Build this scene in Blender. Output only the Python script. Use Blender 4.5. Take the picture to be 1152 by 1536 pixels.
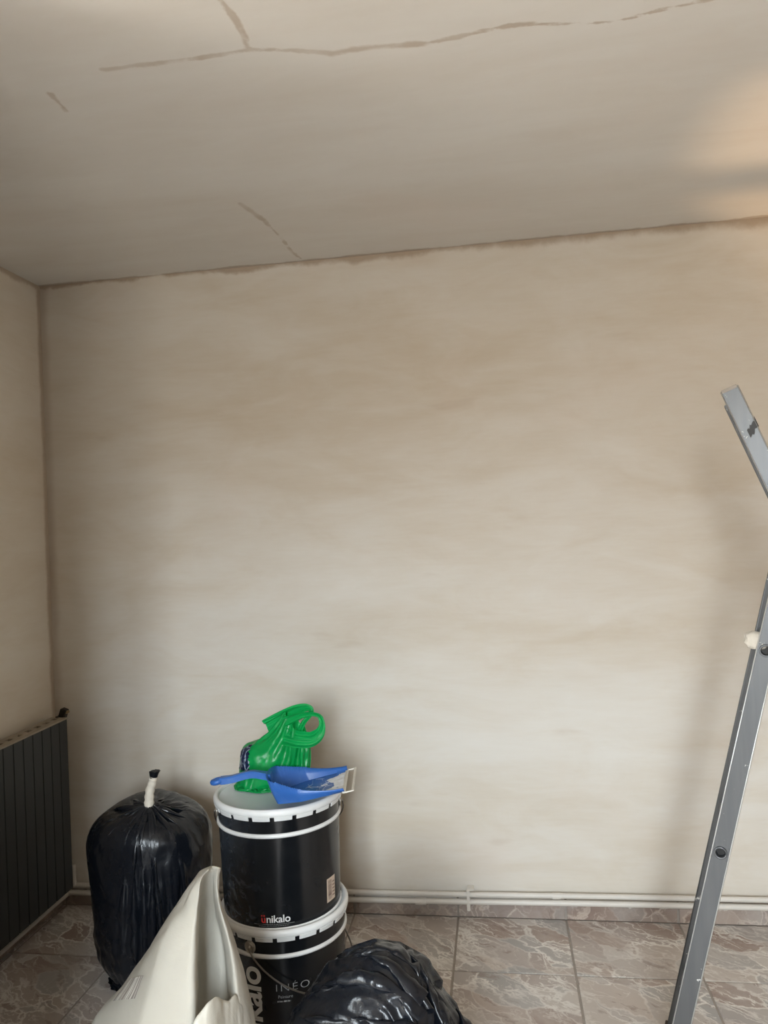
import bpy, bmesh, math, random
import numpy as np
from mathutils import Vector, Matrix, noise as mnoise

# ------------------------------------------------------------------ scene, camera, light
for o in list(bpy.data.objects):
    bpy.data.objects.remove(o, do_unlink=True)
scene = bpy.context.scene
COL = scene.collection
PI = math.pi

# room: camera stands at x = y = 0; back wall at y = BW, left wall at x = LW
BW, LW, RW, FW, CH = 2.941, -1.837, 2.55, -1.70, 2.55

cam = bpy.data.cameras.new('camera')
cam.sensor_fit = 'VERTICAL'
cam.sensor_height = 36.0
cam.lens = 1150.0 / 1536.0 * 36.0
cam.clip_start = 0.02
camo = bpy.data.objects.new('camera', cam)
COL.objects.link(camo)
yaw, pitch, roll = 0.1453, 0.0167, -0.0438
fwv = Vector((-math.sin(yaw) * math.cos(pitch), math.cos(yaw) * math.cos(pitch), math.sin(pitch)))
rtv = Vector((math.cos(yaw), math.sin(yaw), 0))
upv = rtv.cross(fwv)
r2 = rtv * math.cos(roll) + upv * math.sin(roll)
u2 = -rtv * math.sin(roll) + upv * math.cos(roll)
camo.matrix_world = Matrix(((r2.x, u2.x, -fwv.x, 0), (r2.y, u2.y, -fwv.y, 0), (r2.z, u2.z, -fwv.z, 1.496), (0, 0, 0, 1)))
scene.camera = camo

scene.view_settings.view_transform = 'Standard'
scene.view_settings.look = 'None'
scene.view_settings.gamma = 1.0
scene.view_settings.use_curve_mapping = False
scene.view_settings.exposure = 0.0

# overcast sky over a darker, warmer street
world = bpy.data.worlds.new('overcast_sky')
scene.world = world
world.use_nodes = True
wn = world.node_tree
wn.nodes.clear()
w_out = wn.nodes.new('ShaderNodeOutputWorld')
w_bg = wn.nodes.new('ShaderNodeBackground')
w_tc = wn.nodes.new('ShaderNodeTexCoord')
w_sep = wn.nodes.new('ShaderNodeSeparateXYZ')
w_rmp = wn.nodes.new('ShaderNodeValToRGB')
w_mr = wn.nodes.new('ShaderNodeMapRange')
w_mr.inputs['From Min'].default_value = -1
w_mr.inputs['From Max'].default_value = 1
e = w_rmp.color_ramp.elements
e[0].position = 0.0; e[0].color = (0.20, 0.184, 0.157, 1)
e[1].position = 1.0; e[1].color = (0.86, 0.95, 1.0, 1)
for pos_, col_ in ((0.495, (0.21, 0.193, 0.165, 1)), (0.505, (0.24, 0.222, 0.196, 1)),       # street, then the houses opposite
                   (0.515, (0.26, 0.242, 0.215, 1)), (0.575, (0.83, 0.93, 1.0, 1))):
    k = e.new(pos_); k.color = col_
wn.links.new(w_tc.outputs['Generated'], w_sep.inputs[0])
wn.links.new(w_sep.outputs['Z'], w_mr.inputs['Value'])
wn.links.new(w_mr.outputs[0], w_rmp.inputs[0])
wn.links.new(w_rmp.outputs[0], w_bg.inputs['Color'])
w_bg.inputs['Strength'].default_value = 53.0
wn.links.new(w_bg.outputs[0], w_out.inputs['Surface'])

# daylight through two unseen, added windows: a wide French window in the left wall beside the viewer and a window behind the viewer's right shoulder
WIN_Y0, WIN_Y1, WIN_Z0, WIN_Z1 = 0.30, 1.20, 0.06, 2.20
FWIN_X0, FWIN_X1, FWIN_Z0, FWIN_Z1 = -0.68, 0.34, 0.90, 2.42

def portal(name, loc, rot, sx_, sy_):
    pl = bpy.data.lights.new(name, 'AREA')
    pl.shape = 'RECTANGLE'
    pl.size, pl.size_y = sx_, sy_
    pl.cycles.is_portal = True
    po = bpy.data.objects.new(name, pl)
    COL.objects.link(po)
    po.location = loc
    po.rotation_euler = rot
portal('window_portal', (LW - 0.12, (WIN_Y0 + WIN_Y1) / 2, (WIN_Z0 + WIN_Z1) / 2), (0, -PI / 2, 0), WIN_Z1 - WIN_Z0, WIN_Y1 - WIN_Y0)

portal('window_portal', ((FWIN_X0 + FWIN_X1) / 2, FW - 0.12, (FWIN_Z0 + FWIN_Z1) / 2), (PI / 2, 0, 0), FWIN_X1 - FWIN_X0, FWIN_Z1 - FWIN_Z0)

# ------------------------------------------------------------------ node and material helpers
def srgb(r, g, b):
    f = lambda c: (c / 255 / 12.92) if c / 255 <= 0.04045 else ((c / 255 + 0.055) / 1.055) ** 2.4
    return (f(r), f(g), f(b), 1)

class NT:
    def __init__(s, name):
        s.m = bpy.data.materials.new(name)
        s.m.use_nodes = True
        s.t = s.m.node_tree
        s.t.nodes.clear()
        s.out = s.t.nodes.new('ShaderNodeOutputMaterial')
        s.p = s.t.nodes.new('ShaderNodeBsdfPrincipled')
        s.t.links.new(s.p.outputs[0], s.out.inputs['Surface'])
    def put(s, sock, v):
        if isinstance(v, bpy.types.NodeSocket):
            s.t.links.new(v, sock)
        elif v is not None:
            if hasattr(sock.default_value, '__len__') and not hasattr(v, '__len__'):
                v = [v] * len(sock.default_value)
            if hasattr(sock.default_value, '__len__') and len(sock.default_value) == 4 and len(v) == 3:
                v = (*v, 1)
            sock.default_value = v
    def bs(s, **kw):
        for k_, v in kw.items():
            s.put(s.p.inputs[k_.replace('_', ' ')], v)
        return s
    def coord(s, kind='Object'):
        return s.t.nodes.new('ShaderNodeTexCoord').outputs[kind]
    def mapping(s, v, scale=(1, 1, 1), rot=(0, 0, 0), loc=(0, 0, 0)):
        n = s.t.nodes.new('ShaderNodeMapping')
        s.put(n.inputs['Vector'], v)
        n.inputs['Scale'].default_value = scale
        n.inputs['Rotation'].default_value = rot
        s.put(n.inputs['Location'], loc)
        return n.outputs[0]
    def noise(s, v, scale=5, detail=4, rough=0.55, dist=0.0, out='Fac'):
        n = s.t.nodes.new('ShaderNodeTexNoise')
        s.put(n.inputs['Vector'], v)
        n.inputs['Scale'].default_value = scale
        n.inputs['Detail'].default_value = detail
        n.inputs['Roughness'].default_value = rough
        n.inputs['Distortion'].default_value = dist
        return n.outputs[out]
    def voro(s, v, scale=5, feature='F1', out='Distance', rnd=1.0):
        n = s.t.nodes.new('ShaderNodeTexVoronoi')
        n.feature = feature
        s.put(n.inputs['Vector'], v)
        n.inputs['Scale'].default_value = scale
        n.inputs['Randomness'].default_value = rnd
        return n.outputs[out]
    def math(s, op, a, b=None, c=None):
        n = s.t.nodes.new('ShaderNodeMath')
        n.operation = op
        s.put(n.inputs[0], a)
        if b is not None: s.put(n.inputs[1], b)
        if c is not None: s.put(n.inputs[2], c)
        return n.outputs[0]
    def vmath(s, op, a, b=None):
        n = s.t.nodes.new('ShaderNodeVectorMath')
        n.operation = op
        s.put(n.inputs[0], a)
        if b is not None: s.put(n.inputs[1], b)
        return n.outputs[0]
    def mr(s, v, a, b, c=0.0, d=1.0, smooth=True):
        n = s.t.nodes.new('ShaderNodeMapRange')
        n.interpolation_type = 'SMOOTHSTEP' if smooth else 'LINEAR'
        s.put(n.inputs['Value'], v)
        s.put(n.inputs['From Min'], a); s.put(n.inputs['From Max'], b)
        s.put(n.inputs['To Min'], c); s.put(n.inputs['To Max'], d)
        return n.outputs[0]
    def mix(s, f, a, b, blend='MIX'):
        n = s.t.nodes.new('ShaderNodeMix')
        n.data_type = 'RGBA'
        n.blend_type = blend
        s.put(n.inputs[0], f); s.put(n.inputs[6], a); s.put(n.inputs[7], b)
        return n.outputs[2]
    def ramp(s, v, stops):
        n = s.t.nodes.new('ShaderNodeValToRGB')
        el = n.color_ramp.elements
        el[0].position, el[0].color = stops[0][0], stops[0][1]
        el[1].position, el[1].color = stops[-1][0], stops[-1][1]
        for p_, c_ in stops[1:-1]:
            q = el.new(p_); q.color = c_
        s.put(n.inputs[0], v)
        return n.outputs[0]
    def sep(s, v):
        n = s.t.nodes.new('ShaderNodeSeparateXYZ')
        s.put(n.inputs[0], v)
        return n.outputs
    def attr(s, name):
        n = s.t.nodes.new('ShaderNodeAttribute')
        n.attribute_name = name
        return n.outputs['Fac']
    def bump(s, h, strength=0.2, dist=0.01):
        n = s.t.nodes.new('ShaderNodeBump')
        n.inputs['Strength'].default_value = strength
        n.inputs['Distance'].default_value = dist
        s.put(n.inputs['Height'], h)
        s.t.links.new(n.outputs[0], s.p.inputs['Normal'])
        return s

def simple(name, col, rough=0.5, metal=0.0, var=0.12, scale=18, bump=0.0, bscale=60, **kw):
    n = NT(name)
    v = n.coord()
    f = n.noise(v, scale, 4)
    dark = tuple(c * (1 - var) for c in col[:3])
    light = tuple(min(1, c * (1 + var)) for c in col[:3])
    n.bs(Base_Color=n.mix(f, dark, light), Roughness=rough, Metallic=metal, **kw)
    if bump:
        n.bump(n.noise(v, bscale, 5), bump, 0.004)
    return n.m

# ------------------------------------------------------------------ mesh helpers
def link(name, me, mat=None, parent=None, smooth=False):
    o = bpy.data.objects.new(name, me)
    COL.objects.link(o)
    if mat is not None and not me.materials:
        me.materials.append(mat)
    if parent is not None:
        o.parent = parent
    if smooth:
        me.polygons.foreach_set('use_smooth', [True] * len(me.polygons))
    return o

def pyd(name, V, F, mat=None, parent=None, smooth=False):
    me = bpy.data.meshes.new(name)
    me.from_pydata([tuple(map(float, v)) for v in V], [], [tuple(map(int, f)) for f in F])
    me.update()
    return link(name, me, mat, parent, smooth)

def bmo(name, bm, mat=None, parent=None, smooth=False, angle=None):
    bmesh.ops.recalc_face_normals(bm, faces=bm.faces)
    me = bpy.data.meshes.new(name)
    bm.to_mesh(me)
    bm.free()
    o = link(name, me, mat, parent, smooth)
    if angle:
        me.polygons.foreach_set('use_smooth', [True] * len(me.polygons))
        me.set_sharp_from_angle(angle=math.radians(angle))
    return o

def add_box(bm, x0, x1, y0, y1, z0, z1, M=None):
    vs = [bm.verts.new(Vector(p) if M is None else M @ Vector(p)) for p in
          ((x0, y0, z0), (x1, y0, z0), (x1, y1, z0), (x0, y1, z0), (x0, y0, z1), (x1, y0, z1), (x1, y1, z1), (x0, y1, z1))]
    for f in ((3, 2, 1, 0), (4, 5, 6, 7), (0, 1, 5, 4), (1, 2, 6, 5), (2, 3, 7, 6), (3, 0, 4, 7)):
        bm.faces.new([vs[i] for i in f])
    return vs

def add_tube(bm, pts, r, n=12, cap=True, closed=False):
    pts = [Vector(p) for p in pts]
    rr = r if hasattr(r, '__len__') else [r] * len(pts)
    rings = []
    prev = None
    m = len(pts)
    for i, p in enumerate(pts):
        if closed:
            t = (pts[(i + 1) % m] - pts[i - 1]).normalized()
        else:
            t = (pts[min(i + 1, m - 1)] - pts[max(i - 1, 0)]).normalized()
        if prev is None:
            a = t.orthogonal().normalized()
        else:
            a = (prev - t * prev.dot(t)).normalized()
        prev = a
        b = t.cross(a)
        rings.append([bm.verts.new(p + (a * math.cos(2 * PI * j / n) + b * math.sin(2 * PI * j / n)) * rr[i]) for j in range(n)])
    for i in range(m if closed else m - 1):
        A, B = rings[i], rings[(i + 1) % m]
        for j in range(n):
            bm.faces.new((A[j], A[(j + 1) % n], B[(j + 1) % n], B[j]))
    if cap and not closed:
        bm.faces.new(rings[0][::-1]); bm.faces.new(rings[-1])

def add_lathe(bm, prof, n=64, c=(0, 0)):
    rings = []
    for r, z in prof:
        if r < 1e-6:
            rings.append([bm.verts.new((c[0], c[1], z))])
        else:
            rings.append([bm.verts.new((c[0] + r * math.cos(2 * PI * j / n), c[1] + r * math.sin(2 * PI * j / n), z)) for j in range(n)])
    for A, B in zip(rings, rings[1:]):
        for j in range(n):
            k_ = (j + 1) % n
            if len(A) == 1 and len(B) == 1: continue
            if len(A) == 1: bm.faces.new((A[0], B[k_], B[j]))
            elif len(B) == 1: bm.faces.new((A[j], A[k_], B[0]))
            else: bm.faces.new((A[j], A[k_], B[k_], B[j]))

def empty(name, loc=(0, 0, 0)):
    o = bpy.data.objects.new(name, None)
    o.empty_display_size = 0.1
    COL.objects.link(o)
    o.location = loc
    return o

def tag(o, label, cat, group=None):
    o['label'] = label
    o['category'] = cat
    if group: o['group'] = group
    return o

def struct(o, label, cat):
    o['kind'] = 'structure'
    o['label'] = label
    o['category'] = cat
    return o

def smoothline(pts, per=6, closed=False):
    """Catmull-Rom through pts."""
    P = [np.array(p, float) for p in pts]
    n = len(P)
    out = []
    segs = n if closed else n - 1
    for i in range(segs):
        p0 = P[(i - 1) % n] if closed or i > 0 else 2 * P[0] - P[1]
        p1, p2 = P[i], P[(i + 1) % n]
        p3 = P[(i + 2) % n] if closed or i + 2 < n else 2 * P[-1] - P[-2]
        for j in range(per):
            t = j / per
            out.append(0.5 * ((2 * p1) + (-p0 + p2) * t + (2 * p0 - 5 * p1 + 4 * p2 - p3) * t * t + (-p0 + 3 * p1 - 3 * p2 + p3) * t ** 3))
    if not closed: out.append(P[-1])
    return np.array(out)

# ------------------------------------------------------------------ materials of the room
def plaster(name, base, tan, seam_kind):
    n = NT(name)
    v = n.coord()
    x, y, z = n.sep(v)
    if seam_kind == 'back':
        st = n.mapping(v, (0.7, 1, 2.0))
    elif seam_kind == 'left':
        st = n.mapping(v, (1, 0.7, 2.0))
    else:
        st = n.mapping(v, (0.7, 2.4, 1), rot=(0, 0, 0.12))
    big = n.noise(st, 1.1, 5, 0.55, 0.4)
    mid = n.noise(st, 3.4, 6, 0.6, 0.8)
    fine = n.noise(n.mapping(st, (1, 1, 3)), 14, 4, 0.6)
    f = n.math('ADD', n.math('MULTIPLY', big, 0.55), n.math('MULTIPLY', mid, 0.35))
    f = n.math('ADD', f, n.math('MULTIPLY', fine, 0.10))
    f = n.mr(f, 0.27, 0.70)
    c = n.mix(f, tan, base)
    # rosy undertone showing through in places
    rosy = n.mr(n.noise(v, 1.7, 3), 0.55, 0.78, 0, 0.35)
    c = n.mix(rosy, c, tuple(a * b for a, b in zip(base[:3], (0.97, 0.89, 0.85))))
    jn = n.noise(v, 5.5, 5, 0.65)
    jag = n.math('MULTIPLY', n.math('SUBTRACT', jn, 0.5), 0.075)
    joint = srgb(160, 138, 114)
    if seam_kind == 'back':
        # joint compound band under the ceiling, wider and ragged towards the right; another up the corner
        wide = n.mr(x, -1.8, 1.0, 0.012, 0.034, False)
        s1 = n.mr(n.math('ADD', n.math('SUBTRACT', CH, z), jag), n.math('MULTIPLY', wide, 0.1), n.math('MULTIPLY', wide, 1.25), 1, 0)
        s2 = n.mr(n.math('ADD', n.math('SUBTRACT', x, LW), n.math('MULTIPLY', jag, 0.5)), 0.008, 0.045, 0.5, 0)
        s = n.math('MAXIMUM', s1, s2)
        # smudges left by the filling knife
        sm = n.mr(n.noise(n.mapping(v, (1.2, 1, 4.5)), 2.2, 3, 0.5), 0.68, 0.78, 0, 0.16)
        c = n.mix(sm, c, srgb(170, 146, 120))
        c = n.mix(n.math('MULTIPLY', s, 0.7), c, joint)
        h = n.math('MULTIPLY', s, -0.6)
    elif seam_kind == 'left':
        s2 = n.mr(n.math('ADD', n.math('SUBTRACT', BW, y), n.math('MULTIPLY', jag, 0.5)), 0.012, 0.035, 0.6, 0)
        s1 = n.mr(n.math('ADD', n.math('SUBTRACT', CH, z), jag), 0.01, 0.03, 0.6, 0)
        s = n.math('MAXIMUM', s1, s2)
        c = n.mix(s, c, joint)
        h = n.math('MULTIPLY', s, -0.4)
    else:
        d = n.attr('crack')
        wob = n.math('MULTIPLY', n.math('SUBTRACT', n.noise(v, 16, 4, 0.6), 0.5), 0.022)
        wid = n.mr(n.noise(v, 3.1, 3), 0.35, 0.68, 0.005, 0.016)
        ck = n.mr(n.math('ADD', d, wob), n.math('MULTIPLY', wid, 0.3), wid, 1, 0)
        ck = n.math('MULTIPLY', ck, n.mr(n.noise(v, 4.3, 3), 0.3, 0.6, 0.25, 0.62))
        s1 = n.mr(n.math('ADD', n.math('SUBTRACT', BW, y), jag), 0.008, 0.022, 0.6, 0)
        s = n.math('MAXIMUM', ck, s1)
        c = n.mix(s, c, srgb(165, 145, 124))
        h = n.math('MULTIPLY', s, -0.5)
    n.bs(Base_Color=c, Roughness=0.62, Specular_IOR_Level=0.25)
    hh = n.math('ADD', h, n.math('MULTIPLY', mid, 0.5))
    n.bump(hh, 0.18, 0.006)
    return n.m

PL_BACK = plaster('plaster_back_wall', srgb(224, 220, 213), srgb(206, 194, 176), 'back')
PL_LEFT = plaster('plaster_left_wall', srgb(230, 224, 214), srgb(214, 202, 184), 'left')
PL_CEIL = plaster('plaster_ceiling', srgb(220, 217, 212), srgb(210, 204, 196), 'ceil')
PL_OTHER = simple('wallpaper_tan', srgb(164, 149, 132), 0.8)
GROUT = simple('grout', srgb(158, 149, 140), 0.85, var=0.2, scale=40)

def marble(name, darken=1.0):
    n = NT(name)
    oi = n.t.nodes.new('ShaderNodeObjectInfo')
    rnd = oi.outputs['Random']
    off = n.t.nodes.new('ShaderNodeCombineXYZ')
    n.put(off.inputs[0], n.math('MULTIPLY', rnd, 37.0))
    n.put(off.inputs[1], n.math('MULTIPLY', rnd, 91.0))
    v = n.vmath('ADD', n.coord(), off.outputs[0])
    v = n.mapping(v, (1, 1, 1), rot=(0, 0, 0.65))
    k_ = darken
    tint = lambda r, g, b: srgb(r * k_, g * k_ ** 1.35, b * k_ ** 1.6)
    w = n.vmath('SCALE', n.vmath('SUBTRACT', n.noise(v, 9, 5, 0.6, out='Color'), (0.5, 0.5, 0.5)))
    w.node.inputs['Scale'].default_value = 0.085
    vd = n.mapping(n.vmath('ADD', v, w), (0.6, 1.25, 1))
    # big angular flakes of stone
    cell = n.sep(n.voro(vd, 9.5, 'F1', 'Color'))
    col = n.ramp(cell[0], [(0.0, tint(138, 112, 99)), (0.2, tint(172, 160, 153)), (0.38, tint(160, 156, 153)),
                           (0.55, tint(192, 180, 170)), (0.72, tint(150, 126, 113)), (0.86, tint(176, 166, 159)), (1.0, tint(202, 194, 187))])
    cloud = n.noise(vd, 8, 7, 0.68)
    col = n.mix(n.mr(cloud, 0.42, 0.66, 0, 0.30), col, tint(198, 188, 179))
    rust = n.mr(n.noise(n.mapping(vd, (1, 1.4, 1)), 14, 5, 0.6), 0.58, 0.66, 0, 0.6)
    col = n.mix(rust, col, tint(124, 97, 84))
    # pale streaks: ridged noise, long and diagonal, broken up
    rid = n.math('ABSOLUTE', n.math('SUBTRACT', n.noise(n.mapping(vd, (0.7, 1.3, 1)), 6.5, 4, 0.5), 0.5))
    vein = n.mr(rid, 0.0, 0.022, 1, 0)
    rid2 = n.math('ABSOLUTE', n.math('SUBTRACT', n.noise(n.mapping(vd, (1.2, 1.0, 1), loc=(5, 3, 1)), 13, 3, 0.5), 0.5))
    vein2 = n.mr(rid2, 0.0, 0.018, 0.7, 0)
    ed = n.voro(vd, 9.5, 'DISTANCE_TO_EDGE', 'Distance')
    edge = n.mr(n.math('ADD', ed, n.math('MULTIPLY', n.math('SUBTRACT', cloud, 0.5), 0.10)), 0.0, 0.045, 1.0, 0)
    vein = n.math('MAXIMUM', n.math('MAXIMUM', vein, vein2), edge)
    col = n.mix(n.math('MULTIPLY', vein, n.mr(n.noise(v, 5, 3), 0.36, 0.60, 0.22, 1.0)), col, tint(230, 225, 218))
    # plaster dust trodden over the tiles
    g = n.t.nodes.new('ShaderNodeNewGeometry').outputs['Position']
    dust = n.mr(n.noise(g, 3.2, 6, 0.65), 0.40, 0.75, 0.12, 0.46)
    col = n.mix(dust, col, srgb(206, 202, 197))
    if darken < 1:      # careless wall paint along the skirting's top edge
        z_ = n.sep(g)[2]
        pa = n.mr(n.math('ADD', z_, n.math('MULTIPLY', n.math('SUBTRACT', n.noise(g, 14, 5, 0.65), 0.5), 0.085)), 0.056, 0.064, 0, 0.9)
        col = n.mix(pa, col, srgb(208, 203, 196))
    n.bs(Base_Color=col, Roughness=n.mr(dust, 0, 0.3, 0.30, 0.6), Specular_IOR_Level=0.45)
    return n.m

MARBLE = marble('marble_tile')
MARBLE_SK = marble('marble_skirting', 0.80)
PIPE_W = simple('painted_pipe_white', srgb(216, 211, 203), 0.45, var=0.06, scale=30, bump=0.15)

# ------------------------------------------------------------------ room shell
# floor: grout bed with single tiles standing proud of the joints
bm = bmesh.new()
add_box(bm, LW - 0.1, RW + 0.1, FW - 0.1, BW + 0.1, -0.12, -0.0035)
floor = struct(bmo('floor', bm, GROUT), 'brown and grey marbled ceramic tile floor dusted with plaster', 'floor')

tile_cache = {}
def tile_mesh(w, d):
    key = (round(w, 3), round(d, 3))
    if key in tile_cache: return tile_cache[key]
    bm = bmesh.new()
    b = 0.0012
    x, y = w / 2, d / 2
    lo = [bm.verts.new(p) for p in ((-x, -y, -0.0035), (x, -y, -0.0035), (x, y, -0.0035), (-x, y, -0.0035))]
    mi = [bm.verts.new(p) for p in ((-x, -y, -b), (x, -y, -b), (x, y, -b), (-x, y, -b))]
    hi = [bm.verts.new(p) for p in ((-x + b, -y + b, 0), (x - b, -y + b, 0), (x - b, y - b, 0), (-x + b, y - b, 0))]
    for A, B in ((lo, mi), (mi, hi)):
        for i in range(4):
            bm.faces.new((A[i], A[(i + 1) % 4], B[(i + 1) % 4], B[i]))
    bm.faces.new(hi); bm.faces.new(lo[::-1])
    bmesh.ops.recalc_face_normals(bm, faces=bm.faces)
    me = bpy.data.meshes.new('floor_tile')
    bm.to_mesh(me); bm.free()
    me.materials.append(MARBLE)
    tile_cache[key] = me
    return me

xs = [LW] + [0.188 + 0.4 * i for i in range(-5, 6) if LW < 0.188 + 0.4 * i < RW] + [RW]
ys = [FW] + [2.580 - 0.4 * i for i in range(11, -1, -1) if 2.580 - 0.4 * i > FW] + [BW - 0.0072]
G = 0.0022
rng = random.Random(4)
for a, b in zip(xs, xs[1:]):
    for c, d in zip(ys, ys[1:]):
        me = tile_mesh(b - a - 2 * G * 1.7, d - c - 2 * G * 1.3)
        t = link('floor_tile', me, None, floor)
        t.location = ((a + b) / 2, (c + d) / 2, rng.uniform(-0.0004, 0.0004))

# walls
def box_struct(name, x0, x1, y0, y1, z0, z1, mat, label, cat):
    bm = bmesh.new()
    add_box(bm, x0, x1, y0, y1, z0, z1)
    return struct(bmo(name, bm, mat), label, cat)

wall_back = box_struct('wall_back', LW - 0.1, RW + 0.1, BW, BW + 0.1, -0.003, CH, PL_BACK, 'bare plastered back wall, smeared beige and off-white', 'wall')
box_struct('wall_right', RW, RW + 0.1, FW, BW, -0.003, CH, PL_OTHER, 'plain plastered wall on the right side', 'wall')
bm = bmesh.new()
add_box(bm, LW - 0.1, FWIN_X0, FW - 0.24, FW, -0.003, CH)
add_box(bm, FWIN_X1, RW + 0.1, FW - 0.24, FW, -0.003, CH)
add_box(bm, FWIN_X0, FWIN_X1, FW - 0.24, FW, FWIN_Z1, CH)
add_box(bm, FWIN_X0, FWIN_X1, FW - 0.24, FW, -0.003, FWIN_Z0)
struct(bmo('wall_front', bm, PL_OTHER), 'plain grey-brown wall behind the viewer', 'wall')
bm = bmesh.new()
add_box(bm, LW - 0.22, LW, WIN_Y1, BW, -0.003, CH)
add_box(bm, LW - 0.22, LW, FW, WIN_Y0, -0.003, CH)
add_box(bm, LW - 0.22, LW, WIN_Y0, WIN_Y1, WIN_Z1, CH)
add_box(bm, LW - 0.22, LW, WIN_Y0, WIN_Y1, -0.003, WIN_Z0)
struct(bmo('wall_left', bm, PL_LEFT), 'plastered left wall in shade above the dark radiator', 'wall')
box_struct('wall_left_light_block', LW, LW + 0.78, WIN_Y1, WIN_Y1 + 0.12, -0.003, CH, PL_OTHER, 'unseen wall stub beside the French window, added to shade the left corner', 'wall')  # added out of view to keep daylight off the left corner
WHITE_PVC = simple('window_frame_white', srgb(225, 225, 222), 0.4, var=0.03)  # frames of both added windows, out of view
bm = bmesh.new()
for y0, y1 in ((WIN_Y0, WIN_Y0 + 0.06), (WIN_Y1 - 0.06, WIN_Y1), ((WIN_Y0 + WIN_Y1) / 2 - 0.05, (WIN_Y0 + WIN_Y1) / 2 + 0.05)):
    add_box(bm, LW - 0.23, LW - 0.16, y0, y1, WIN_Z0, WIN_Z1)
add_box(bm, LW - 0.23, LW - 0.16, WIN_Y0, WIN_Y1, WIN_Z1 - 0.06, WIN_Z1)
add_box(bm, LW - 0.23, LW - 0.16, WIN_Y0, WIN_Y1, WIN_Z0, WIN_Z0 + 0.08)
struct(bmo('added_window_1', bm, WHITE_PVC), 'unseen white framed French window added in the left wall for daylight', 'window')
bm = bmesh.new()
for x0, x1 in ((FWIN_X0, FWIN_X0 + 0.06), (FWIN_X1 - 0.06, FWIN_X1), ((FWIN_X0 + FWIN_X1) / 2 - 0.04, (FWIN_X0 + FWIN_X1) / 2 + 0.04)):
    add_box(bm, x0, x1, FW - 0.21, FW - 0.14, FWIN_Z0, FWIN_Z1)
add_box(bm, FWIN_X0, FWIN_X1, FW - 0.21, FW - 0.14, FWIN_Z1 - 0.06, FWIN_Z1)
add_box(bm, FWIN_X0, FWIN_X1, FW - 0.21, FW - 0.14, FWIN_Z0, FWIN_Z0 + 0.06)
struct(bmo('added_window_2', bm, WHITE_PVC), 'unseen white framed window added behind the viewer as fill light', 'window')

# ceiling: fine grid that carries the distance to its cracks
cracks = [
    [(-0.832, 1.611), (-0.713, 1.612), (-0.558, 1.616), (-0.494, 1.608), (-0.396, 1.632), (-0.312, 1.663), (-0.221, 1.658), (-0.105, 1.674),
     (0.013, 1.655), (0.083, 1.65), (0.211, 1.671), (0.296, 1.685), (0.375, 1.669), (0.478, 1.653), (0.589, 1.637), (0.9, 1.66)],
    [(-0.52, 1.1), (-0.506, 1.37), (-0.495, 1.447), (-0.486, 1.5), (-0.483, 1.566), (-0.494, 1.608)],
    [(-0.77, 2.364), (-0.738, 2.511), (-0.725, 2.67), (-0.723, 2.845), (-0.709, 2.91)],
    [(-0.998, 1.669), (-1.005, 1.751)]]
gx = np.concatenate([[LW - 0.1], np.arange(-1.6, 1.2, 0.010), [RW + 0.1]])
gy = np.concatenate([[FW - 0.1], np.arange(0.9, BW, 0.010), [BW + 0.1]])
GX, GY = np.meshgrid(gx, gy)
D = np.full(GX.shape, 9.0)
for c in cracks:
    c = np.array(c)
    for a, b in zip(c, c[1:]):
        ab = b - a
        t = np.clip(((GX - a[0]) * ab[0] + (GY - a[1]) * ab[1]) / (ab @ ab), 0, 1)
        D = np.minimum(D, np.hypot(GX - a[0] - t * ab[0], GY - a[1] - t * ab[1]))
nxg, nyg = len(gx), len(gy)
Vc = np.stack([GX, GY, np.full(GX.shape, CH)], -1).reshape(-1, 3)
idx = np.arange(nxg * nyg).reshape(nyg, nxg)
Fc = np.stack([idx[:-1, :-1], idx[1:, :-1], idx[1:, 1:], idx[:-1, 1:]], -1).reshape(-1, 4)
top = len(Vc)
x0, x1, y0, y1 = gx[0], gx[-1], gy[0], gy[-1]
Vt = [(x0, y0, CH + 0.15), (x1, y0, CH + 0.15), (x1, y1, CH + 0.15), (x0, y1, CH + 0.15)]
me = bpy.data.meshes.new('ceiling')
me.from_pydata(np.vstack([Vc, Vt]).tolist(), [], Fc.tolist() + [[top, top + 1, top + 2, top + 3]])
at = me.attributes.new('crack', 'FLOAT', 'POINT')
at.data.foreach_set('value', np.concatenate([D.ravel(), [9] * 4]).astype(np.float32))
struct(link('ceiling', me, PL_CEIL), 'cracked plaster ceiling with filled beige cracks', 'ceiling')

# skirting of marble tile pieces along back and left wall
bm = bmesh.new()
add_box(bm, LW, RW, BW - 0.004, BW, 0.0, 0.078)
bb = struct(bmo('baseboard_back', bm, GROUT), 'low skirting of brown marbled tile pieces under the white pipes', 'baseboard')
sx = [LW + 0.006] + [0.188 + 0.4 * i for i in range(-5, 6) if LW + 0.02 < 0.188 + 0.4 * i < RW] + [RW]
for a, b in zip(sx, sx[1:]):
    bm = bmesh.new()
    add_box(bm, a + 0.004 - (a + b) / 2, b - 0.004 - (a + b) / 2, -0.010, -0.004, 0.0015, 0.076)
    bmesh.ops.bevel(bm, geom=bm.edges[:], offset=0.001, segments=1, affect='EDGES')
    t = bmo('skirting_tile', bm, MARBLE_SK, bb)
    t.location = ((a + b) / 2, BW, 0)
bm = bmesh.new()
add_box(bm, LW, LW + 0.004, FW, BW - 0.01, 0.0, 0.078)
bl = struct(bmo('baseboard_left', bm, GROUT), 'low skirting of brown marbled tile pieces under the radiator', 'baseboard')
for i in range(3):
    y1_ = BW - 0.012 - 0.4 * i
    bm = bmesh.new()
    add_box(bm, 0.004, 0.010, -0.198, 0.198, 0.0015, 0.076)
    t = bmo('skirting_tile', bm, MARBLE_SK, bl)
    t.location = (LW, y1_ - 0.2, 0)

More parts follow.
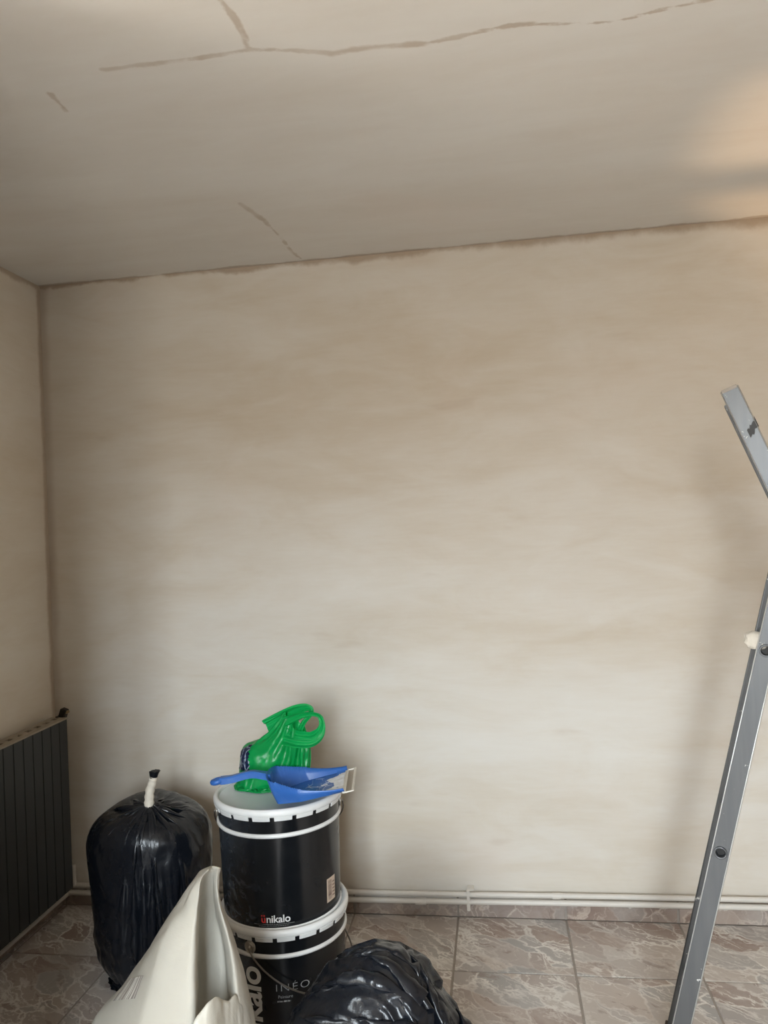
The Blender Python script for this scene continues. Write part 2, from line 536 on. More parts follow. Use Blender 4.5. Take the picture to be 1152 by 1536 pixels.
# ------------------------------------------------------------------ heating pipes
def pipe(name, pts, r, label):
    bm = bmesh.new()
    add_tube(bm, pts, r, 14)
    return tag(bmo(name, bm, PIPE_W, None, True), label, 'pipe')
px, py = LW + 0.047, BW - 0.030
up_pts = [(RW, py, 0.110), (0.5, py, 0.101), (-0.4, py, 0.0935), (LW + 0.12, py, 0.091)]
lo_pts = smoothline([(RW, py, 0.078), (0.5, py, 0.0745), (-0.4, py, 0.0655), (LW + 0.10, py, 0.061), (px + 0.014, py - 0.006, 0.060),
                     (px, py - 0.03, 0.059), (px, 2.5, 0.057), (px, 2.05, 0.057)], 6)
p_up = pipe('heating_pipe', smoothline(up_pts + [(LW + 0.085, py, 0.094), (LW + 0.075, py, 0.112), (LW + 0.075, py, 0.17)], 6), 0.0095,
            'upper of the two white painted pipes along the back wall')
p_lo = pipe('heating_pipe', lo_pts, 0.0105, 'lower of the two white painted pipes, running around the corner below the radiator')
bm = bmesh.new()
add_tube(bm, [(-0.37, py, 0.0645), (-0.33, py, 0.065)], 0.0135, 14)
bmo('pipe_coupling', bm, PIPE_W, p_lo, angle=40)
bm = bmesh.new()
add_tube(bm, [(0.14, py, 0.0973), (0.17, py, 0.0976)], 0.0118, 14)
bmo('pipe_coupling', bm, PIPE_W, p_up, angle=40)
# double pipe clip
clip = empty('pipe_clip', (-0.17, py, 0.083))
tag(clip, 'white painted double pipe clip screwed to the back wall', 'pipe clip')
bm = bmesh.new()
for zc in (0.0135, -0.0145):
    add_tube(bm, [(-0.006, 0, zc), (0.006, 0, zc)], 0.0145, 14)
bmo('clip_ring', bm, PIPE_W, clip, angle=40)
bm = bmesh.new()
add_box(bm, -0.006, 0.006, -0.014, -0.004, -0.045, 0.032)
add_box(bm, -0.004, 0.022, -0.006, 0.030, 0.026, 0.034)
bmesh.ops.bevel(bm, geom=bm.edges[:], offset=0.002, segments=2, affect='EDGES')
bmo('clip_bar', bm, PIPE_W, clip)

# ------------------------------------------------------------------ radiator
RAD = simple('radiator_anthracite', srgb(50, 52, 53), 0.5, var=0.12, scale=6)
RAD_DUST = simple('radiator_top_dusted', srgb(158, 146, 130), 0.8, var=0.18, scale=40)
VALVE_D = simple('valve_dark', srgb(34, 28, 24), 0.5)
rad = empty('radiator', (LW, 2.45, 0.105))
tag(rad, 'dark anthracite sectional radiator with slotted dusty top on the left wall', 'radiator')
RD, RH, SW = 0.100, 0.676, 0.0578
bm = bmesh.new()
g = 0.0009
add_box(bm, RD - 0.012, RD, g, SW - g, 0, RH - 0.006)
add_box(bm, 0.030, 0.036, g, SW - g, 0.02, RH - 0.006)
add_box(bm, 0.036, RD - 0.012, SW / 2 - 0.012, SW / 2 + 0.012, 0.02, RH - 0.03)
bmesh.ops.bevel(bm, geom=[e_ for e_ in bm.edges if all(v_.co.x > RD - 1e-4 for v_ in e_.verts) and abs(e_.verts[0].co.z - e_.verts[1].co.z) > 0.1], offset=0.0018, segments=2, affect='EDGES')
sec = bmo('section', bm, RAD, rad)
bm = bmesh.new()
zt0, zt1 = RH - 0.006, RH
add_box(bm, 0.030, 0.052, 0, SW, zt0, zt1)
add_box(bm, 0.074, RD + 0.001, 0, SW, zt0, zt1)
add_box(bm, 0.052, 0.074, 0, SW * 0.27, zt0, zt1)
add_box(bm, 0.052, 0.074, SW * 0.73, SW, zt0, zt1)
grl = bmo('top_grille', bm, RAD_DUST, sec)
NS = 14
y_end = 2.862 - 2.45
for i in range(NS):
    s = sec if i == 0 else link('section', sec.data, None, rad)
    s.location = (0, y_end - SW * (i + 1), 0)
    if i: link('top_grille', grl.data, None, s)
for zc in (0.06, RH - 0.06):
    bm = bmesh.new()
    add_tube(bm, [(0.058, y_end - SW * NS, zc), (0.058, y_end + 0.014, zc)], 0.018, 12)
    bmo('manifold', bm, RAD, rad, angle=40)
for yb_ in (0.15, 0.65):
    bm = bmesh.new()
    add_box(bm, 0.002, 0.032, y_end - yb_, y_end - yb_ + 0.03, RH - 0.12, RH - 0.08)
    bmo('wall_bracket', bm, RAD, rad)
bm = bmesh.new()
Mv = Matrix.Translation((0.078, y_end + 0.012, RH + 0.016)) @ Matrix.Rotation(0.35, 4, 'Y')
add_box(bm, -0.012, 0.014, -0.014, 0.014, -0.020, 0.017, Mv)
bmesh.ops.bevel(bm, geom=bm.edges[:], offset=0.003, segments=2, affect='EDGES')
add_box(bm, 0.052, 0.064, y_end - 0.004, y_end + 0.02, RH - 0.07, RH + 0.004)
vo = bmo('bleed_valve', bm, VALVE_D, rad)
bm = bmesh.new()
add_tube(bm, [(0.092, y_end + 0.008, RH + 0.018), (0.104, y_end + 0.008, RH + 0.022)], [0.007, 0.005], 10)
bmo('valve_stem', bm, simple('brass_dull', srgb(170, 150, 120), 0.4, 0.7), vo, angle=40)

# ------------------------------------------------------------------ thin-sheet simulation for the bags
def sim_sheet(P0, rest_u, rest_v, pin, collide, steps=260, grav=(0, 0, -9.8), dt=0.012, damp=0.94, bend=0.12, seed=1, pinmove=None, wrap=True, wind=None, fric=0.6):
    """position-based cloth on an (nv, nu) grid; rest lengths given per edge; collide(P) keeps it outside its contents"""
    P = P0.copy()
    V = np.zeros_like(P)
    gr = np.array(grav)
    nv, nu = P.shape[:2]
    w = np.where(pin, 0.0, 1.0)[..., None]
    rd_a = np.sqrt(rest_u[:-1] ** 2 + rest_v ** 2)
    def solve(A, B, wa, wb, L, k=1.0, only_short=False, relax=1.0):
        d = B - A
        l = np.sqrt((d * d).sum(-1, keepdims=True)) + 1e-9
        c = (l - L[..., None]) / l
        if only_short: c = np.minimum(c, 0)
        sw = wa + wb
        sw = np.where(sw == 0, 1, sw)
        d = d * (c * k * relax / sw)
        return d * wa, -d * wb
    iu = np.arange(nu)
    for st in range(steps):
        if pinmove is not None:
            P = pinmove(P, st / steps)
        V = V + gr * dt
        if wind is not None: V = V + wind(P, st / steps) * dt
        V *= damp
        Pn = P + V * dt * w
        for it in range(3):
            for par in (0, 1):            # along u
                a = iu[par::2]
                if not wrap: a = a[a < nu - 1]
                b = (a + 1) % nu
                da, db = solve(Pn[:, a], Pn[:, b], w[:, a], w[:, b], rest_u[:, a])
                Pn[:, a] += da; Pn[:, b] += db
            for par in (0, 1):            # along v
                a = np.arange(nv - 1)[par::2]
                da, db = solve(Pn[a], Pn[a + 1], w[a], w[a + 1], rest_v[a])
                Pn[a] += da; Pn[a + 1] += db
            for par in (0, 1):            # shear
                a = np.arange(nv - 1)[par::2]
                for sgn in (1, -1):
                    Q = np.roll(Pn[a + 1], -sgn, 1)
                    wq = np.roll(w[a + 1], -sgn, 1)
                    da, db = solve(Pn[a], Q, w[a], wq, rd_a[a], 0.35)
                    Pn[a] += da; Pn[a + 1] += np.roll(db, sgn, 1)
            for sh_ in (2, 3):            # bending: resist folding
                Q = np.roll(Pn, -sh_, 1); wq = np.roll(w, -sh_, 1)
                da, db = solve(Pn, Q, w, wq, rest_u * sh_ * 0.93, bend, True, 0.5)
                Pn += da; Pn += np.roll(db, sh_, 1)
                da, db = solve(Pn[:-sh_], Pn[sh_:], w[:-sh_], w[sh_:], rest_v[:nv - sh_] * sh_ * 0.93, bend, True, 0.5)
                Pn[:-sh_] += da; Pn[sh_:] += db
        Pc = collide(Pn)
        hit = (np.abs(Pc - Pn).sum(-1, keepdims=True) > 1e-7) & (w > 0)
        Pn = np.where(hit, Pc + (P - Pc) * fric, Pc)
        Pn = collide(Pn)
        Pn = np.where(w > 0, Pn, P)
        V = (Pn - P) / dt * w
        sp = np.sqrt((V * V).sum(-1, keepdims=True))
        V *= np.minimum(1, 1.5 / (sp + 1e-9))
        P = Pn
    return P

def grid_faces(nv, nu, wrap=True, off=0):
    idx = np.arange(nv * nu).reshape(nv, nu) + off
    if wrap:
        nx_ = np.roll(idx, -1, 1)
        F = np.stack([idx[:-1], nx_[:-1], nx_[1:], idx[1:]], -1)
    else:
        F = np.stack([idx[:-1, :-1], idx[:-1, 1:], idx[1:, 1:], idx[1:, :-1]], -1)
    return F.reshape(-1, 4)

def fnoise(P, s, seed=0):
    sh = P.shape[:-1]
    Q = P.reshape(-1, 3) * s + seed * 17.3
    return np.array([mnoise.noise(q) for q in Q]).reshape(sh)

def crumple(P, amp, s1=24, s2=55, seed=1, stretch=(1, 1, 1), wrap=True):
    """sharp little creases along the sheet normal"""
    du = np.roll(P, -1, 1) - np.roll(P, 1, 1) if wrap else np.gradient(P, axis=1)
    N = np.cross(du, np.gradient(P, axis=0))
    N /= np.linalg.norm(N, axis=-1, keepdims=True) + 1e-9
    Q = P * np.array(stretch)
    warp = np.stack([fnoise(Q, s1 * 0.6, seed + 4), fnoise(Q, s1 * 0.6, seed + 5), fnoise(Q, s1 * 0.6, seed + 6)], -1) * 0.02
    w = 0.35 - np.abs(fnoise(Q + warp, s1, seed)) * 1.6 + 0.5 * (0.3 - np.abs(fnoise(Q + warp, s2, seed + 1)) * 1.5)
    return P + N * (w * amp)[..., None]

def black_plastic(name, rough=0.30):
    n = NT(name)
    v = n.coord()
    d = n.mr(n.noise(v, 3.5, 6, 0.7), 0.56, 0.8, 0, 0.05)
    sm = n.mr(n.noise(n.mapping(v, (1, 1, 3), rot=(0.4, 0.3, 0)), 9, 6, 0.7), 0.62, 0.8, 0, 0.05)
    c = n.mix(n.math('ADD', d, sm), srgb(17, 20, 26), srgb(150, 152, 158))
    n.bs(Base_Color=c, Roughness=n.mr(n.noise(v, 8, 4), 0.3, 0.7, rough - 0.06, rough + 0.10), Specular_IOR_Level=0.42)
    h = n.math('ADD', n.noise(n.mapping(v, (1, 1, 0.6)), 22, 5, 0.6, 0.6), n.math('MULTIPLY', n.voro(v, 26, 'F1'), 0.4))
    n.bump(h, 0.40, 0.006)
    return n.m
BLACK_BAG = black_plastic('bin_bag_black', 0.24)

def content_fn(c, radii, taper=0.0, lump=0.06, seed=3, zfloor=0.004, ex=2.6, sharp=0.12, exz=None):
    c = np.array(c); radii = np.array(radii)
    rs = np.random.RandomState(seed)
    dirs = rs.normal(size=(14, 3)); dirs /= np.linalg.norm(dirs, axis=1, keepdims=True)
    amp = rs.uniform(-1, 1, 14) * lump
    def scale(P):
        s = 1 + taper * (P[..., 2:3] - c[2]) / radii[2]
        s = np.clip(s, 0.5, 1.5)
        return np.concatenate([radii[0] * s, radii[1] * s, np.full_like(s, radii[2])], -1)
    def f(P):
        S = scale(P)
        q = (P - c) / S
        # super-ellipsoid-ish roundness
        ez_ = exz or ex
        rho = (((np.abs(q[..., :2]) ** ex).sum(-1, keepdims=True) ** (1 / ex)) ** ez_ + np.abs(q[..., 2:]) ** ez_) ** (1 / ez_)
        nrm = np.sqrt((q * q).sum(-1, keepdims=True)) + 1e-9
        dq = q / nrm
        l = 1 + (amp * np.exp(-((1 - dq @ dirs.T) / sharp))).sum(-1, keepdims=True)
        k_ = np.where(rho < l, l / np.maximum(rho, 1e-3), 1.0)
        P2 = c + q * k_ * S
        P2[..., 2] = np.maximum(P2[..., 2], zfloor)
        return P2
    return f

# ---- tied bin bag beside the radiator
def tied_bag():
    c = (-1.225, 2.50, 0.285)
    col = content_fn(c, (0.188, 0.172, 0.275), taper=0.17, lump=0.10, seed=11, ex=2.3, exz=4.5)
    neck = np.array([-1.190, 2.425, 0.598])
    nu, nv = 190, 104
    rs = np.random.RandomState(2)
    th = np.arange(nu) / nu * 2 * PI
    ph = rs.uniform(0, 2 * PI, 6)
    P = np.zeros((nv, nu, 3))
    for i in range(nv):
        t = i / (nv - 1)
        if t < 0.14:
            s = t / 0.14
            r, z = 0.03 + s * 0.15, 0.006
            cx, cy = c[0], c[1]
        elif t < 0.70:
            s = (t - 0.14) / 0.56
            r, z = 0.185 + 0.05 * math.sin(s * PI * 0.6), 0.006 + s * 0.47
            cx, cy = c[0], c[1]
        else:
            s = (t - 0.70) / 0.30
            r, z = 0.234 * max(0, 1 - s) ** 0.75 + 0.012, 0.476 + (neck[2] - 0.476) * (s ** 0.6)
            cx = c[0] + (neck[0] - c[0]) * s; cy = c[1] + (neck[1] - c[1]) * s
        A = 0.0 if t < 0.5 else 0.014 * min(1, (t - 0.5) / 0.3) * min(1, r / 0.05)
        pl_ = np.sin(26 * th + ph[0]) * 0.6 + np.sin(17 * th + ph[1]) * 0.5 + np.sin(41 * th + ph[2]) * 0.35
        rr = r + A * pl_ + rs.normal(size=nu) * 0.002
        P[i] = np.stack([cx + rr * np.cos(th), cy + rr * np.sin(th) * 0.95, np.full(nu, z)], -1)
    P = col(P)
    W = 1.37
    ru = np.full((nv, nu), W / nu)
    for i in range(nv):
        if i / nv < 0.34:
            a_ = np.linalg.norm(np.roll(P[i], -1, 0) - P[i], axis=-1).mean() * 1.0
            ru[i] = a_ if i / nv < 0.14 else a_ + (W / nu - a_) * (i / nv - 0.14) / 0.20
    Pm = P.mean(1)
    rv = np.linalg.norm(P[1:] - P[:-1], axis=-1).mean(1, keepdims=True) * np.interp(np.arange(nv - 1) / nv, [0, 0.45, 0.75, 1], [0.97, 1.0, 1.10, 1.06])[:, None] * np.ones((1, nu))
    pin = np.zeros((nv, nu), bool); pin[-1] = True; pin[0] = True
    def collide(Q):
        Q = col(Q)
        Q[..., 2] = np.maximum(Q[..., 2], 0.004)
        Q[..., 1] = np.minimum(Q[..., 1], BW - 0.06)
        return Q
    P = sim_sheet(P, ru, rv, pin, collide, steps=170, bend=0.05, grav=(0, 0, -4.0), fric=0.45)
    P[2:-1] = collide(crumple(crumple(P, 0.014, 5.5, 13, 3, (1, 1, 0.8)), 0.005, 20, 44, 5))[2:-1]
    sc_ = np.interp(P[..., 2], [0.0, 0.03, 0.10, 0.18], [0.64, 0.76, 0.94, 1.0])[..., None]
    P[..., :2] = np.array(c[:2]) + (P[..., :2] - np.array(c[:2])) * sc_
    root = empty('tied_bin_bag', (c[0], c[1], 0.0))
    tag(root, 'full black plastic bin bag, its neck bound with white tape, beside the radiator', 'bin bag')
    off = np.array(root.location)
    V = (P - off).reshape(-1, 3)
    F = grid_faces(nv, nu).tolist() + [list(range(nu))[::-1]]
    o = pyd('bag_body', V, F, BLACK_BAG, root, True)
    sd = o.modifiers.new('sub', 'SUBSURF'); sd.levels = 1; sd.render_levels = 1
    # taped neck
    TAPE = simple('masking_tape_white', srgb(206, 198, 184), 0.7, var=0.2, scale=60, bump=0.6, bscale=90)
    line = smoothline([neck + (0, 0, -0.012), neck + (0.002, 0, 0.012), (-1.186, 2.428, 0.640), (-1.176, 2.43, 0.672), (-1.171, 2.43, 0.690)], 5)
    rad_ = [0.0165 - 0.0035 * (i / len(line)) + 0.0014 * math.sin(i * 1.9) for i in range(len(line))]
    bm = bmesh.new(); add_tube(bm, [p - off for p in line], rad_, 14)
    bmo('neck_tape', bm, TAPE, root, True)
    bm = bmesh.new()
    tip = smoothline([(-1.1715, 2.43, 0.687), (-1.169, 2.43, 0.700), (-1.166, 2.43, 0.709)], 4)
    n = 20
    rings = []
    for i, p in enumerate(tip):
        rings.append([bm.verts.new(Vector(p - off) + Vector((math.cos(2 * PI * j / n), math.sin(2 * PI * j / n), 0)) * (0.0125 + 0.004 * i / len(tip)) * (1 + 0.22 * math.sin(j * 2.4) * (i / len(tip)))) for j in range(n)])
    for A, B in zip(rings, rings[1:]):
        for j in range(n): bm.faces.new((A[j], A[(j + 1) % n], B[(j + 1) % n], B[j]))
    cv = bm.verts.new(Vector(tip[-1] - off) + Vector((0, 0, -0.006)))
    for j in range(n): bm.faces.new((rings[-1][j], rings[-1][(j + 1) % n], cv))
    bmo('bag_end', bm, BLACK_BAG, root, True)
tied_bag()

# ---- crumpled bin bag in front of the buckets
def crumpled_bag():
    c = (-0.325, 1.715, 0.215)
    col = content_fn(c, (0.226, 0.158, 0.290), taper=-0.02, lump=0.14, seed=5, ex=2.1)
    nu, nv = 150, 96
    rs = np.random.RandomState(9)
    th = np.arange(nu) / nu * 2 * PI
    P = np.zeros((nv, nu, 3))
    for i in range(nv):
        t = i / (nv - 1)
        if t < 0.12:
            s = t / 0.12; r, z = 0.02 + s * 0.19, 0.006
        else:
            s = (t - 0.12) / 0.88; r, z = 0.215 - 0.12 * max(0, s - 0.5), 0.006 + s * 0.70
        lean = max(0, t - 0.55)
        rr = r + 0.012 * np.sin(9 * th + 3 * t) + 0.010 * np.sin(23 * th - 5 * t) + rs.normal(size=nu) * 0.004
        P[i] = np.stack([c[0] + rr * np.cos(th) + lean * 0.10, c[1] + rr * np.sin(th) * 0.8, z + rs.normal(size=nu) * 0.003], -1)
    P = col(P)
    ru = np.full((nv, nu), 1.42 / nu)
    ru[:int(nv * 0.12)] = np.linalg.norm(np.roll(P[:int(nv * 0.12)], -1, 1) - P[:int(nv * 0.12)], axis=-1).mean(1, keepdims=True)
    rv = np.full((nv - 1, nu), 0.0)
    rv[:] = np.linalg.norm(P[1:] - P[:-1], axis=-1).mean(1, keepdims=True) * 1.08
    pin = np.zeros((nv, nu), bool); pin[:4] = True
    bc = np.array([-0.706, 2.32])
    def collide(Q):
        Q = col(Q)
        Q[..., 2] = np.maximum(Q[..., 2], 0.004)
        d = Q[..., :2] - bc
        l = np.linalg.norm(d, axis=-1, keepdims=True)
        Q[..., :2] = np.where(l < 0.215, bc + d / (l + 1e-9) * 0.215, Q[..., :2])
        Q[..., 0] = np.maximum(Q[..., 0], -0.555)          # the sack stands beside it
        return Q
    def wind(Q, t):
        F = np.zeros_like(Q)
        h = np.clip((Q[..., 2] - 0.35) / 0.2, 0, 1)
        F[..., 0] = 3.0 * h
        F[..., 1] = -1.2 * h
        # the mouth is squeezed shut
        F[..., 0] += -(Q[..., 0] - c[0] - 0.03) * 30 * h * max(0, 0.6 - t)
        F[..., 1] += -(Q[..., 1] - c[1]) * 60 * h * max(0, 0.8 - t)
        return F
    P = sim_sheet(P, ru, rv, pin, collide, steps=220, bend=0.05, wind=wind, grav=(0, 0, -4.0), fric=0.85)
    P[4:] = collide(crumple(crumple(P, 0.015, 10, 24, 8), 0.0075, 30, 64, 11))[4:]
    o_ = np.array([c[0], c[1], 0])
    V = (P - o_).reshape(-1, 3)
    o = pyd('crumpled_bin_bag', V, grid_faces(nv, nu).tolist() + [list(range(nu))[::-1]], BLACK_BAG, None, True)
    o.location = o_
    sd = o.modifiers.new('sub', 'SUBSURF'); sd.levels = 1; sd.render_levels = 1
    tag(o, 'crumpled black plastic bin bag standing in front of the stacked buckets', 'bin bag')
    # loose edges of the open mouth, standing up stiffly along the right shoulder
    for top_, bot_, sd_, dn in (([(-0.417, 1.770, 0.492), (-0.378, 1.780, 0.513), (-0.328, 1.785, 0.528), (-0.267, 1.780, 0.525), (-0.210, 1.770, 0.502), (-0.169, 1.755, 0.455), (-0.180, 1.740, 0.424)],
                             [(-0.381, 1.710, 0.503), (-0.351, 1.720, 0.526), (-0.312, 1.725, 0.537), (-0.265, 1.715, 0.535), (-0.225, 1.700, 0.515), (-0.204, 1.680, 0.484), (-0.198, 1.670, 0.458)], 2, 0.10),
                            ([(-0.217, 1.660, 0.470), (-0.177, 1.680, 0.461), (-0.160, 1.690, 0.434), (-0.150, 1.690, 0.394)],
                             [(-0.220, 1.610, 0.415), (-0.189, 1.620, 0.403), (-0.163, 1.640, 0.384), (-0.141, 1.660, 0.357)], 6, 0.05)):
        T_ = []
        for a_, b_ in zip(top_, top_[1:]):                      # straight, angular film edges
            T_ += [np.array(a_) + (np.array(b_) - np.array(a_)) * q / 9 for q in range(9)]
        T_.append(np.array(top_[-1]))
        B_ = []
        for a_, b_ in zip(bot_, bot_[1:]):
            B_ += [np.array(a_) + (np.array(b_) - np.array(a_)) * q / 9 for q in range(9)]
        B_.append(np.array(bot_[-1]))
        T_, B_ = np.array(T_), np.array(B_)
        dn_ = np.array([0.0, -0.02, -dn])
        S_ = np.array([T_ + (B_ - T_) * t for t in np.linspace(0, 1, 12)] + [B_ + dn_ * t for t in np.linspace(0.2, 1, 6)])
        S_[1:] = crumple(S_, 0.010, 16, 40, sd_, wrap=False)[1:]
        fo = pyd('mouth_edge', (S_ - o_).reshape(-1, 3), grid_faces(S_.shape[0], S_.shape[1], False), BLACK_BAG, o, True)
        so = fo.modifiers.new('thick', 'SOLIDIFY'); so.thickness = 0.0008
crumpled_bag()

# ------------------------------------------------------------------ white woven sack
def sack():
    n = NT('woven_sack_white')
    v = n.coord()
    wv = n.math('ADD', n.math('SINE', n.math('MULTIPLY', n.sep(v)[0], 1500)), n.math('SINE', n.math('MULTIPLY', n.sep(v)[2], 1500)))
    cn = n.noise(v, 5, 5)
    n.bs(Base_Color=n.mix(cn, srgb(188, 185, 175), srgb(204, 201, 192)), Roughness=0.5, Specular_IOR_Level=0.3)
    crease = n.noise(n.mapping(v, (1, 1, 0.7), rot=(0, 0.6, 0)), 16, 5, 0.6, 0.8)
    n.bump(n.math('ADD', n.math('MULTIPLY', wv, 0.006), crease), 0.45, 0.008)
    tr = n.t.nodes.new('ShaderNodeBsdfTranslucent')
    tr.inputs[0].default_value = srgb(226, 216, 196)
    mx = n.t.nodes.new('ShaderNodeMixShader')
    mx.inputs[0].default_value = 0.28
    n.t.links.new(n.p.outputs[0], mx.inputs[1]); n.t.links.new(tr.outputs[0], mx.inputs[2])
    n.t.links.new(mx.outputs[0], n.out.inputs['Surface'])
    SACK = n.m
    bc = np.array([-0.780, 1.66, 0.0])
    # vertical fold lines of the cloth from the pointed corner downwards: left edge, crease, front fold of the mouth,
    # inside left, inside right, rolled lip, right edge; then two lines down the back
    SC = [
        [(-0.698, 1.660, 0.734), (-0.726, 1.660, 0.701), (-0.767, 1.670, 0.644), (-0.809, 1.680, 0.589), (-0.862, 1.690, 0.516), (-0.920, 1.700, 0.441), (-1.014, 1.720, 0.337)],
        [(-0.683, 1.640, 0.745), (-0.696, 1.620, 0.725), (-0.722, 1.600, 0.680), (-0.744, 1.585, 0.646), (-0.762, 1.570, 0.604), (-0.777, 1.555, 0.548), (-0.797, 1.540, 0.464)],
        [(-0.661, 1.620, 0.756), (-0.669, 1.600, 0.745), (-0.670, 1.585, 0.713), (-0.669, 1.570, 0.682), (-0.669, 1.555, 0.642), (-0.667, 1.540, 0.582), (-0.664, 1.520, 0.483)],
        [(-0.666, 1.640, 0.745), (-0.688, 1.660, 0.717), (-0.706, 1.680, 0.666), (-0.717, 1.690, 0.620), (-0.722, 1.690, 0.568), (-0.727, 1.690, 0.494), (-0.727, 1.680, 0.377)],
        [(-0.661, 1.655, 0.740), (-0.675, 1.675, 0.710), (-0.685, 1.700, 0.657), (-0.686, 1.710, 0.611), (-0.671, 1.700, 0.565), (-0.658, 1.690, 0.496), (-0.646, 1.670, 0.388)],
        [(-0.647, 1.640, 0.752), (-0.656, 1.650, 0.722), (-0.658, 1.655, 0.679), (-0.648, 1.650, 0.642), (-0.631, 1.640, 0.598), (-0.612, 1.620, 0.538), (-0.598, 1.590, 0.442)],
        [(-0.645, 1.650, 0.747), (-0.656, 1.670, 0.713), (-0.665, 1.690, 0.662), (-0.656, 1.700, 0.617), (-0.639, 1.700, 0.572), (-0.616, 1.690, 0.503), (-0.585, 1.670, 0.391)],
        [(-0.655, 1.658, 0.745), (-0.675, 1.685, 0.708), (-0.690, 1.712, 0.650), (-0.692, 1.735, 0.592), (-0.682, 1.755, 0.525), (-0.668, 1.775, 0.440), (-0.640, 1.795, 0.330)],
        [(-0.688, 1.668, 0.735), (-0.715, 1.690, 0.700), (-0.750, 1.715, 0.645), (-0.790, 1.735, 0.585), (-0.840, 1.755, 0.510), (-0.890, 1.775, 0.430), (-0.965, 1.800, 0.330)]]
    foot = [(-1.090, 1.735), (-0.960, 1.500), (-0.700, 1.430), (-0.700, 1.640), (-0.660, 1.650), (-0.610, 1.560), (-0.595, 1.660), (-0.620, 1.820), (-1.030, 1.850)]
    cols = []
    for c_, (fx, fy) in zip(SC, foot):
        last = np.array(c_[-1])
        ft = np.array([fx, fy, 0.006])
        cols.append(smoothline(list(c_) + [last * 0.5 + ft * 0.5 + np.array([0, 0, 0.01]), ft], 6))
    C_ = np.array(cols)                                  # (9, rows, 3)
    nc, nr = C_.shape[:2]
    per = [9, 9, 5, 9, 6, 7, 7, 10, 6]
    rows = []
    for r_ in range(nr):
        ring = []
        for k_ in range(nc):
            A_, B_ = C_[k_, r_], C_[(k_ + 1) % nc, r_]
            for q in range(per[k_]):
                t = q / per[k_]
                ring.append(A_ + (B_ - A_) * t)
        rows.append(ring)
    P = np.array(rows)
    nu = P.shape[1]
    # the panels belly a little between their folds
    bel = np.concatenate([np.sin(np.linspace(0, PI, p_, endpoint=False)) * a_ for p_, a_ in zip(per, (0.004, 0.006, 0.002, -0.006, 0.003, 0.003, 0.002, 0.015, 0.006))])
    def normals(P):
        N_ = np.cross(np.roll(P, -1, 1) - np.roll(P, 1, 1), np.gradient(P, axis=0))
        return N_ / (np.linalg.norm(N_, axis=-1, keepdims=True) + 1e-9)
    N_ = normals(P)
    outw = np.sign(((P[20:] - bc) * N_[20:] * np.array([1, 1, 0])).sum(-1)[:, :9].mean())
    N_ = N_ * outw
    fade = np.clip(np.arange(nr) / 8.0, 0, 1)[:, None, None]
    P = P + N_ * bel[None, :, None] * fade
    str_ = P * np.array([1, 1, 0.55])
    w = -np.abs(fnoise(str_, 15, 1)) * 1.3 + fnoise(str_, 7, 2) * 1.2 - np.abs(fnoise(P, 34, 3)) * 0.7
    P = P + N_ * (w[..., None] * 0.0042) * fade
    P[..., 2] = np.maximum(P[..., 2], 0.004)
    # rounded corner at the top
    tip = P[0].mean(0)
    root = empty('woven_sack', (bc[0], bc[1], 0))
    tag(root, 'open off-white woven plastic sack with a pointed top corner and printed barcode', 'sack')
    V = P.reshape(-1, 3) - bc
    V = np.vstack([V, [tip + np.array([0, 0, 0.006]) - bc]])
    F = grid_faces(nr, nu).tolist() + [[(q + 1) % nu, q, nr * nu] for q in range(nu)]
    o = pyd('sack_cloth', V, F, SACK, root, True)
    # turned-over hem at the pointed corner, left open at the top
    sd = o.modifiers.new('sub', 'SUBSURF'); sd.levels = 1; sd.render_levels = 1
    so = o.modifiers.new('thick', 'SOLIDIFY'); so.thickness = 0.0012
    # curled lower lip of the mouth
    crest = smoothline([(-0.690, 1.478, 0.435), (-0.675, 1.488, 0.470), (-0.659, 1.493, 0.500), (-0.643, 1.500, 0.522), (-0.629, 1.510, 0.536), (-0.620, 1.527, 0.538),
                        (-0.615, 1.553, 0.516), (-0.610, 1.575, 0.500), (-0.604, 1.598, 0.499), (-0.598, 1.615, 0.470), (-0.592, 1.640, 0.430)], 5)
    m_ = len(crest)
    prof = [(0.000, 0.070, -0.090), (0.000, 0.030, -0.030), (0.000, 0.010, -0.004), (0.0, 0.0, 0.0), (0.002, -0.010, -0.008), (0.004, -0.016, -0.030), (0.010, -0.030, -0.10), (0.02, -0.045, -0.20), (0.02, -0.055, -0.33)]
    L_ = np.array([[p_ + np.array(d_) * np.array([1, 1 - 0.5 * i_ / m_, 1]) for i_, p_ in enumerate(crest)] for d_ in prof])
    L_ = crumple(L_, 0.004, 22, 50, 4, wrap=False)
    ob = pyd('mouth_lip', L_.reshape(-1, 3) - bc, grid_faces(len(prof), m_, False), SACK, root, True)
    sd = ob.modifiers.new('sub', 'SUBSURF'); sd.levels = 2; sd.render_levels = 2
    # printed barcode on the left strip of the cloth
    nb = NT('barcode_print')
    uvc = nb.coord('UV')
    comb = nb.t.nodes.new('ShaderNodeCombineXYZ')
    nb.put(comb.inputs[0], nb.math('MULTIPLY', nb.math('FLOOR', nb.math('MULTIPLY', nb.sep(uvc)[0], 34)), 1.37))
    wn2 = nb.t.nodes.new('ShaderNodeTexWhiteNoise')
    nb.put(wn2.inputs['Vector'], comb.outputs[0])
    bar = nb.math('GREATER_THAN', wn2.outputs['Value'], 0.42)
    nb.bs(Base_Color=nb.mix(bar, srgb(204, 201, 192), srgb(138, 130, 124)), Roughness=0.5)
